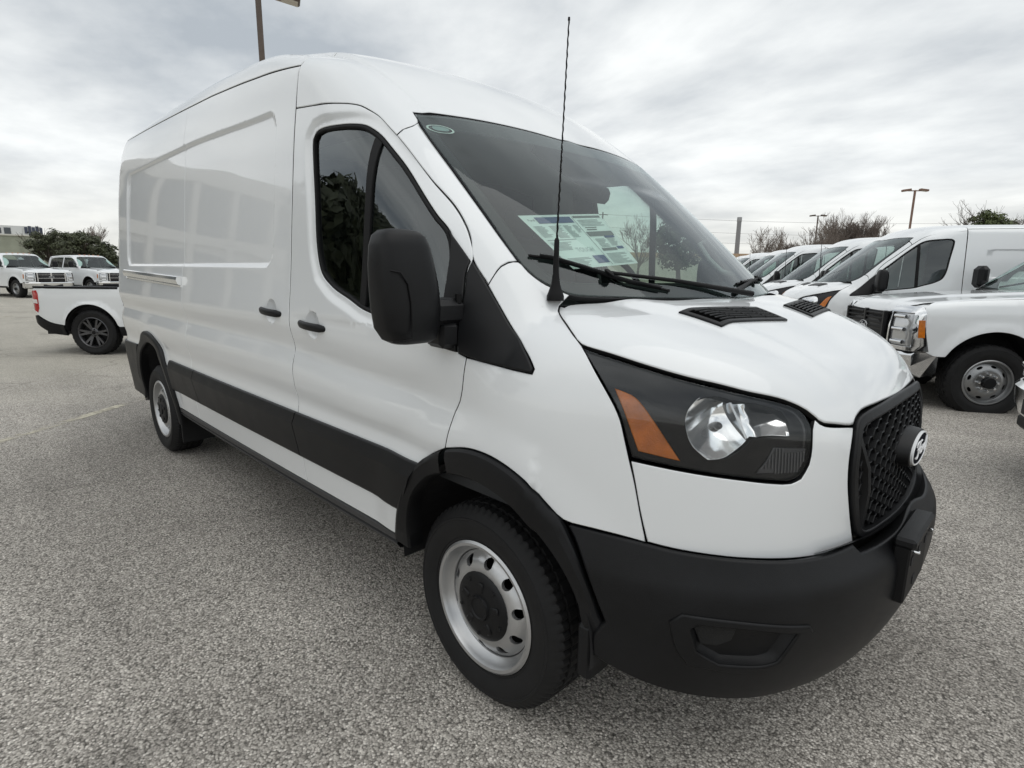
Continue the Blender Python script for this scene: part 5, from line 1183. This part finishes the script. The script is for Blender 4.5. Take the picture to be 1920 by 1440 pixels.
# ================================================================ trees
BARK = mat('bark', (.085, .068, .055), .9, var=(6, .3)); TWIG = mat('twig', (.17, .14, .12), .9)
def branches(mb, p, d, L_, r, lev, rng, spread, up, segs=3, kids=(2, 3), tips=None):
    pts = [Vector(p)]; dd = Vector(d).normalized()
    for i in range(segs):
        dd = (dd+Vector((rng.uniform(-1, 1), rng.uniform(-1, 1), rng.uniform(-.5, .8)*up))*.22).normalized(); pts.append(pts[-1]+dd*L_/segs)
    rr = [max(r*(1-.45*i/segs), .011) for i in range(segs+1)]
    mb.tube(pts, rr, 5 if lev > 2 else 3, False)
    if lev <= 0:
        if tips is not None: tips.append(pts[-1])
        return
    for k in range(rng.randint(*kids)+1):
        i = rng.choice(range(1, segs+1)) if k else segs
        nd = (dd+Vector((rng.uniform(-1, 1), rng.uniform(-1, 1), rng.uniform(-.2, 1)*up))*spread).normalized()
        branches(mb, pts[i], nd, L_*rng.uniform(.6, .82), rr[i]*.68, lev-1, rng, spread, up, segs, kids, tips)
def bare_tree(label, x, y, hgt, seed, lev=5, group='bare trees beyond the van row', multi=1, spread=.75):
    rng = random.Random(seed); t = thing('bare_tree', label, 'tree', (x, y, 0), 0, group)
    tk = MB(); cr_ = MB()
    for k in range(multi):
        a = rng.uniform(0, 6.28); lean = .05 if multi == 1 else .35
        b = Vector((math.cos(a)*.25*(multi > 1), math.sin(a)*.25*(multi > 1), 0)); tp = b+Vector((math.cos(a)*lean*hgt*.25, math.sin(a)*lean*hgt*.25, hgt*(.25 if multi == 1 else .14)))
        r0 = hgt*(.022 if multi == 1 else .011)
        tk.tube([b-Vector((0, 0, .1)), (b+tp)/2+Vector((rng.uniform(-.1, .1), rng.uniform(-.1, .1), 0)), tp], [r0*1.3, r0, r0*.8], 7)
        for q in range(3 if multi == 1 else 2):
            d_ = Vector((rng.uniform(-1, 1), rng.uniform(-1, 1), 1.1)).normalized()
            branches(cr_, tp, d_, hgt*.27, r0*.66, lev, rng, spread, 1.0)
    zmax = max(v[2] for v in cr_.V); s_ = hgt/zmax
    tk.V = [(v[0]*s_, v[1]*s_, v[2]*s_) for v in tk.V]; cr_.V = [(v[0]*s_, v[1]*s_, v[2]*s_) for v in cr_.V]
    tk.out('trunk', BARK, t, 50); cr_.out('crown', TWIG, t, 0); return t
LEAF = {}
def leaf_mat(nm, c):
    m = mat(nm, c, .6, var=(2.5, .45)); b = m.node_tree.nodes['Principled BSDF']; b.inputs['Subsurface Weight'].default_value = 0.; return m
def leafy_tree(label, x, y, hgt, rad, seed, col, group, nleaf=9000, lsize=.16, trunk=.28, flat=.75):
    rng = random.Random(seed); t = thing('oak_tree', label, 'tree', (x, y, 0), 0, group)
    tk = MB(); r0 = hgt*.035; tp = Vector((0, 0, hgt*trunk)); tk.tube([(0, 0, -.1), (.1, 0, hgt*trunk*.5), tp], [r0*1.4, r0, r0*.85], 8)
    tips = []; 
    for q in range(5): branches(tk, tp, (rng.uniform(-1, 1), rng.uniform(-1, 1), .8), hgt*.26, r0*.6, 3, rng, .8, .6, tips=tips)
    tk.out('trunk', BARK, t, 50)
    cl = []; c0 = Vector((0, 0, hgt*(trunk+1)/2*.98)); rz = hgt*(1-trunk)/2
    while len(cl) < 60:
        p = Vector((rng.uniform(-1, 1), rng.uniform(-1, 1), rng.uniform(-1, 1)))
        if p.length > 1 or p.length < .35: continue
        cl.append((c0+Vector((p.x*rad*.88, p.y*rad*.88, p.z*rz*.88)), rng.uniform(.14, .27)*rad))
    V = []; F = []
    for i in range(nleaf):
        c, r = rng.choice(cl); u = Vector((rng.gauss(0, 1), rng.gauss(0, 1), rng.gauss(0, 1))).normalized()*r*rng.uniform(.45, 1.05); u.z *= flat
        p = c+u; n = (u.normalized()+Vector((rng.uniform(-1, 1), rng.uniform(-1, 1), rng.uniform(-.2, 1)))*.8).normalized(); a = n.orthogonal().normalized(); b = n.cross(a); s_ = lsize*rng.uniform(.6, 1.3)
        k = rng.uniform(0, 6.28); a, b = a*math.cos(k)+b*math.sin(k), b*math.cos(k)-a*math.sin(k)
        o = len(V); V += [p-a*s_, p+b*s_*.5, p+a*s_, p-b*s_*.5]; F.append((o, o+1, o+2, o+3))
    mk('crown', V, F, leaf_mat(*col), t, 0); return t
OAK = ('oak_leaves', (.055, .064, .030)); EVG = ('evergreen_leaves', (.075, .095, .030))
# right-hand tree line
bare_tree('small gnarled bare tree beside the low tan building', *along(1412, 0, 58), 6.2, 11, 4, spread=.95)
bare_tree('thin bare tree at the left end of the bare bush thicket', *along(1490, 0, 60), 6.9, 23, 4)
bare_tree('dense many-stemmed bare tree behind the double-headed pole', *along(1562, 0, 72), 9.3, 5, 5, multi=5, spread=.55)
bare_tree('wide many-stemmed bare tree tallest of the thicket', *along(1598, 0, 72), 9.6, 8, 5, multi=5, spread=.5)
bare_tree('many-stemmed bare shrub tree low at the right end of the thicket', *along(1622, 0, 66), 6.6, 31, 4, multi=4, spread=.6)
bare_tree('low brown bare shrub tree between the gnarled tree and the thicket', *along(1455, 0, 64), 5.6, 41, 5, multi=5, spread=.6)
bare_tree('low brown bare shrub tree crowding the foot of the thicket', *along(1522, 0, 66), 6.0, 43, 5, multi=5, spread=.6)
leafy_tree('dark ivy-clad tree inside the bare thicket behind the pole', *along(1524, 0, 78), 6.2, 1.9, 15, OAK, 'evergreen trees beyond the van row', 3500, .16)
leafy_tree('flat-topped green tree above the roof of the low-roof van', *along(1818, 0, 62), 8.6, 2.8, 3, EVG, 'evergreen trees beyond the van row', 7000, .15, trunk=.5)
bare_tree('bare tree with crooked limbs right of the flat-topped green tree', *along(1896, 0, 60), 8.6, 57, 4, spread=.9)
bare_tree('distant bare tree behind the rust-coloured pole', *along(1692, 0, 80), 7.0, 61, 4, multi=3)
# trees seen through the cab windows
leafy_tree('dark tree seen through the cargo van windscreen', *along(1262, 0, 52), 6.3, 3.0, 71, OAK, 'evergreen trees beyond the van row', 5000, .17, trunk=.3)
bare_tree('bare tree seen through the cargo van windscreen', *along(1188, 0, 52), 6.6, 73, 4)
# left-hand oaks
leafy_tree('dark oak tree nearest the pale green building', *along(112, 0, 62), 5.9, 2.4, 81, OAK, 'dark oaks behind the pickups', 5200, .13)
leafy_tree('dark oak tree in the middle of the oak group', *along(145, 0, 66), 4.6, 2.5, 82, OAK, 'dark oaks behind the pickups', 4500, .13, trunk=.15)
leafy_tree('dark oak tree at the edge of the cargo van', *along(172, 0, 60), 5.2, 2.4, 83, OAK, 'dark oaks behind the pickups', 5200, .13, trunk=.2)
leafy_tree('low dark oak half hidden by the cargo van', *along(206, 0, 60), 4.2, 2.2, 84, OAK, 'dark oaks behind the pickups', 5000, .15, trunk=.15)
bare_tree('bare tree between the oaks and the cargo van', *along(212, 0, 66), 6.2, 85, 4, group='bare trees behind the pickups')
# trees on the dealership side, mirrored in the door glass
leafy_tree('large oak by the office building, reflected in the van door glass', -15.0, -10.2, 5.9, 3.9, 91, OAK, 'oaks on the office side', 14000, .22, trunk=.22)
leafy_tree('second oak by the office building, reflected in the van door glass', -9.6, -13.2, 6.4, 3.6, 92, OAK, 'oaks on the office side', 11000, .22, trunk=.25)
# ================================================================ buildings
def office():
    t = thing('office_building', 'two-storey office with pale columns and dark windows, reflected in the van side', 'building', (-46, -19, 0), 0)
    Wl = mat('stucco', (.46, .45, .42), .85, var=(1.5, .08)); Gl = mat('office_glass', (.13, .14, .145), .25, spec=.4)
    MB().box((-6, 0, 5.6), (12, 30, 11.2)).out('wall', Wl, t, 0)
    MB().box((.05, 0, 10.7), (.7, 30.6, 1.4)).out('parapet', Wl, t, 0); MB().box((.04, 0, 5.6), (.5, 30.2, .9)).out('floor_band', Wl, t, 0)
    for k in range(9):
        y = -13.4+k*3.35
        MB().box((.10, y, 5.2), (.5, .55, 10.4)).out('column', Wl, t, 0)
        if k < 8:
            for z in (2.6, 7.9): MB().box((.02, y+1.675, z), (.1, 2.5, 3.9)).out('window', Gl, t, 0)
    return t
office()
bl = thing('green_building', 'pale green block-wall building with a painted sign along its roof', 'building', (*along(10, 0, 84),), math.radians(40)) if False else None
gx, gy = along(52, 0, 82)
t = thing('green_building', 'pale green block-wall building with a dark lettered sign along its roof', 'building', (gx, gy, 0), math.radians(0))
GW = mat('green_block', (.30, .315, .25), .9, var=(.6, .15)); ax_ = CY-math.atan((20-960)/1060)
rt = Vector((math.sin(ax_), -math.cos(ax_), 0)); fw = Vector((math.cos(ax_), math.sin(ax_), 0)); Mb = Matrix((rt, fw, (0, 0, 1))).transposed()
MB().box(Mb @ Vector((-5, 5, 0))+Vector((0, 0, 2.75)), (25.5, 10, 5.5), Mb).out('wall', GW, t, 0)
MB().box(Mb @ Vector((-5, 5, 0))+Vector((0, 0, 5.58)), (25.9, 10.4, .18), Mb).out('coping', mat('coping', (.55, .54, .48), .8), t, 0)
for k in range(9):
    MB().box(Mb @ Vector((-16.0+k*2.75, -.03, 0))+Vector((0, 0, 2.75)), (.14, .08, 5.4), Mb).out('pilaster', GW, t, 0)
sgn = MB().box(Mb @ Vector((-6.5, 1.2, 0))+Vector((0, 0, 6.3)), (19, .25, 1.25), Mb).out('roof_sign', mat('sign_white', (.62, .63, .62), .7), t, 0)
for k in range(15):
    MB().box(Mb @ Vector((-15+k*1.02, 1.05, 0))+Vector((0, 0, 6.2)), (.72, .06, .62+.12*(k % 3)), Mb).out('sign_letter_block', mat('sign_dark', (.08, .09, .10), .7), sgn, 0)
for k in range(5):
    MB().box(Mb @ Vector((1.3+k*.42, 1.0+.03*k, 0))+Vector((0, 0, 6.35)), (.34, .10, .9+.35*(k % 2)), Mb).out('sign_figure', mat('sign_navy', (.05, .06, .09), .7), sgn, 0)
# low tan building on the right
bx_, by_ = along(1368, 0, 95)
t = thing('tan_building', 'low tan flat-roofed building behind the gnarled bare tree', 'building', (bx_, by_, 0), CY-math.pi/2)
MB().box((-6, 5, 2.0), (30, 10, 4.0)).out('wall', mat('tan_wall', (.50, .47, .41), .9, var=(.8, .1)), t, 0)
MB().box((-6, 5, 4.35), (30.6, 10.6, .75)).out('roof_fascia', mat('tan_fascia', (.42, .30, .20), .8), t, 0)
# slim communication mast
mx_, my_ = along(1367, 0, 100)
t = thing('mast', 'slim grey mast rising above the low tan building', 'mast', (mx_, my_, 0))
MB().lathe([(.42, 0), (.36, 9), (.36, 10.9), (0, 10.9)], 16, 'z').out('mast_tube', mat('mast_grey', (.22, .225, .235), .6), t, 60)
MB().lathe([(.40, 10.2), (.40, 10.9), (.36, 10.95)], 16, 'z').out('mast_cap', mat('mast_cap_grey', (.28, .285, .29), .6), t, 60)
# power lines
def up_pole(x, y, h_, lab): 
    t = thing('utility_pole', lab, 'utility pole', (x, y, 0), CY+.2, 'utility poles far behind'); MB().lathe([(.17, 0), (.12, h_), (0, h_)], 8, 'z').out('shaft', BARK, t)
    MB().box((0, 0, h_-.5), (.12, 2.2, .12)).out('cross_arm', BARK, t, 0); return t
A = along(1120, 0, 120); B = along(1990, 0, 120)
up_pole(*A, 13.5, 'distant timber utility pole hidden behind the cargo van'); up_pole(*B, 13.5, 'distant timber utility pole beyond the angled van row')
for z, nm in ((13.1, 'highest'), (10.6, 'second'), (8.6, 'lowest')):
    pts = [(A[0]*(1-s)+B[0]*s, A[1]*(1-s)+B[1]*s, z-1.2*4*s*(1-s)) for s in np.linspace(0, 1, 25)]
    tag(MB().tube(pts, .022, 4).out('power_line', mat('cable', (.05, .05, .05), .7), None), '%s of the power lines strung behind the bare trees' % nm, 'power line', 'power lines')
# far treeline closing the horizon

# ================================================================ ground
def ground_mat():
    m = bpy.data.materials.new('exposed_aggregate'); m.use_nodes = True; nt = m.node_tree; b = nt.nodes['Principled BSDF']
    def N(t, **k):
        n = nt.nodes.new(t)
        for a, q in k.items(): setattr(n, a, q)
        return n
    L = nt.links.new
    g = N('ShaderNodeNewGeometry')
    v = N('ShaderNodeTexVoronoi'); v.inputs['Scale'].default_value = 140; v.inputs['Randomness'].default_value = 1; L(g.outputs['Position'], v.inputs['Vector'])
    v2 = N('ShaderNodeTexVoronoi'); v2.inputs['Scale'].default_value = 190; L(g.outputs['Position'], v2.inputs['Vector'])
    sp = N('ShaderNodeSeparateColor'); L(v.outputs['Color'], sp.inputs[0])
    r = N('ShaderNodeValToRGB'); L(sp.outputs[0], r.inputs[0]); e = r.color_ramp.elements
    e[0].position = 0; e[0].color = (.172, .158, .139, 1); e[1].position = 1; e[1].color = (.81, .765, .70, 1)
    q = e.new(.35); q.color = (.35, .325, .292, 1); q = e.new(.75); q.color = (.505, .472, .425, 1); q = e.new(.93); q.color = (.645, .605, .55, 1)
    # dark binder between the stones
    br = N('ShaderNodeMapRange'); L(v.outputs['Distance'], br.inputs[0]); br.inputs[1].default_value = .52; br.inputs[2].default_value = .85; br.inputs[3].default_value = 1; br.inputs[4].default_value = .32
    mu = N('ShaderNodeMix', data_type='RGBA', blend_type='MULTIPLY'); mu.inputs[0].default_value = 1; L(r.outputs[0], mu.inputs[6]); L(br.outputs[0], mu.inputs[7])
    # wear: large worn/dusty and darker patches, tyre scuffs
    n1 = N('ShaderNodeTexNoise'); n1.inputs['Scale'].default_value = .35; n1.inputs['Detail'].default_value = 9; n1.inputs['Roughness'].default_value = .6; L(g.outputs['Position'], n1.inputs['Vector'])
    r1 = N('ShaderNodeMapRange'); L(n1.outputs[0], r1.inputs[0]); r1.inputs[1].default_value = .3; r1.inputs[2].default_value = .72; r1.inputs[3].default_value = .74; r1.inputs[4].default_value = 1.28
    mp = N('ShaderNodeMapping'); mp.inputs['Scale'].default_value = (.25, 2.2, 1); mp.inputs['Rotation'].default_value = (0, 0, math.radians(28)); L(g.outputs['Position'], mp.inputs[0])
    n2 = N('ShaderNodeTexNoise'); n2.inputs['Scale'].default_value = .5; n2.inputs['Detail'].default_value = 8; n2.inputs['Roughness'].default_value = .65; L(mp.outputs[0], n2.inputs['Vector'])
    r2 = N('ShaderNodeMapRange'); L(n2.outputs[0], r2.inputs[0]); r2.inputs[1].default_value = .35; r2.inputs[2].default_value = .7; r2.inputs[3].default_value = .80; r2.inputs[4].default_value = 1.18
    m2 = N('ShaderNodeMath', operation='MULTIPLY'); L(r1.outputs[0], m2.inputs[0]); L(r2.outputs[0], m2.inputs[1])
    m3 = N('ShaderNodeMix', data_type='RGBA', blend_type='MULTIPLY'); m3.inputs[0].default_value = 1; L(mu.outputs[2], m3.inputs[6]); L(m2.outputs[0], m3.inputs[7])
    # pale concrete smears
    n3 = N('ShaderNodeTexNoise'); n3.inputs['Scale'].default_value = .42; n3.inputs['Detail'].default_value = 10; n3.inputs['Roughness'].default_value = .7; L(mp.outputs[0], n3.inputs['Vector'])
    r3 = N('ShaderNodeMapRange'); L(n3.outputs[0], r3.inputs[0]); r3.inputs[1].default_value = .66; r3.inputs[2].default_value = .76; r3.inputs[3].default_value = 0; r3.inputs[4].default_value = .55
    m4 = N('ShaderNodeMix', data_type='RGBA'); L(r3.outputs[0], m4.inputs[0]); L(m3.outputs[2], m4.inputs[6]); m4.inputs[7].default_value = (.48, .46, .39, 1)
    sx_ = N('ShaderNodeSeparateXYZ'); L(g.outputs['Position'], sx_.inputs[0])
    n5 = N('ShaderNodeTexNoise'); n5.inputs['Scale'].default_value = .30; n5.inputs['Detail'].default_value = 8; n5.inputs['Roughness'].default_value = .65; L(g.outputs['Position'], n5.inputs['Vector'])
    ma = N('ShaderNodeMath', operation='MULTIPLY_ADD'); L(n5.outputs[0], ma.inputs[0]); ma.inputs[1].default_value = 9; L(sx_.outputs['X'], ma.inputs[2])
    r5 = N('ShaderNodeMapRange'); L(ma.outputs[0], r5.inputs[0]); r5.inputs[1].default_value = -1.5; r5.inputs[2].default_value = -4.5; r5.inputs[3].default_value = 0; r5.inputs[4].default_value = .42
    m5 = N('ShaderNodeMix', data_type='RGBA'); L(r5.outputs[0], m5.inputs[0]); L(m4.outputs[2], m5.inputs[6]); m5.inputs[7].default_value = (.50, .475, .40, 1)
    # fine cracks
    vc = N('ShaderNodeTexVoronoi', feature='DISTANCE_TO_EDGE'); vc.inputs['Scale'].default_value = .17
    wv = N('ShaderNodeTexNoise'); wv.inputs['Scale'].default_value = 1.6; wv.inputs['Detail'].default_value = 6; L(g.outputs['Position'], wv.inputs['Vector'])
    wa = N('ShaderNodeMix', data_type='VECTOR'); wa.inputs[0].default_value = .35; L(g.outputs['Position'], wa.inputs[4]); L(wv.outputs['Color'], wa.inputs[5]); L(wa.outputs[1], vc.inputs['Vector'])
    rc_ = N('ShaderNodeMapRange'); L(vc.outputs[0], rc_.inputs[0]); rc_.inputs[1].default_value = .0; rc_.inputs[2].default_value = .002; rc_.inputs[3].default_value = .72; rc_.inputs[4].default_value = 1
    # oil spots
    vo_ = N('ShaderNodeTexNoise'); vo_.inputs['Scale'].default_value = 1.1; vo_.inputs['Detail'].default_value = 4; L(g.outputs['Position'], vo_.inputs['Vector'])
    ro_ = N('ShaderNodeMapRange'); L(vo_.outputs[0], ro_.inputs[0]); ro_.inputs[1].default_value = .26; ro_.inputs[2].default_value = .38; ro_.inputs[3].default_value = .72; ro_.inputs[4].default_value = 1
    mm = N('ShaderNodeMath', operation='MULTIPLY'); L(rc_.outputs[0], mm.inputs[0]); L(ro_.outputs[0], mm.inputs[1])
    m6 = N('ShaderNodeMix', data_type='RGBA', blend_type='MULTIPLY'); m6.inputs[0].default_value = 1; L(m5.outputs[2], m6.inputs[6]); L(mm.outputs[0], m6.inputs[7])
    L(m6.outputs[2], b.inputs['Base Color']); b.inputs['Roughness'].default_value = .85; b.inputs['Specular IOR Level'].default_value = .3
    bp = N('ShaderNodeBump'); bp.inputs['Strength'].default_value = .8; bp.inputs['Distance'].default_value = .004; bp.invert = True
    L(v.outputs['Distance'], bp.inputs['Height']); L(bp.outputs[0], b.inputs['Normal'])
    return m
def paint_mat():
    m = bpy.data.materials.new('worn_line_paint'); m.use_nodes = True; nt = m.node_tree; b = nt.nodes['Principled BSDF']; b.inputs['Base Color'].default_value = (.62, .58, .46, 1); b.inputs['Roughness'].default_value = .8
    g = nt.nodes.new('ShaderNodeNewGeometry'); n = nt.nodes.new('ShaderNodeTexNoise'); n.inputs['Scale'].default_value = 2.2; n.inputs['Detail'].default_value = 10; n.inputs['Roughness'].default_value = .75
    r = nt.nodes.new('ShaderNodeMapRange'); r.inputs[1].default_value = .44; r.inputs[2].default_value = .58; r.inputs[3].default_value = 0; r.inputs[4].default_value = .85
    nt.links.new(g.outputs['Position'], n.inputs['Vector']); nt.links.new(n.outputs[0], r.inputs[0]); nt.links.new(r.outputs[0], b.inputs['Alpha']); return m
PM = paint_mat()
for (x0, y0, x1, y1) in ((-3.6, -3.6, -7.2, .9), (-11.0, -7.0, -15.5, -1.5), (-14.5, -6.0, -20.5, -.6)):
    d_ = Vector((x1-x0, y1-y0, 0)).normalized(); q_ = Vector((-d_.y, d_.x, 0))*.055
    a_, c_ = Vector((x0, y0, .004)), Vector((x1, y1, .004))
    o_ = MB().add([a_-q_, c_-q_, c_+q_, a_+q_], [(0, 1, 2, 3)]).out('faded_bay_line', PM, None, 0); o_['kind'] = 'structure'
gm = MB().grid([[(x, y, 0) for y in (-900, -30, 0, 30, 900)] for x in (-900, -30, 0, 30, 900)])
gr_ = gm.out('car_park_ground', ground_mat(), None, 0); gr_['kind'] = 'structure'
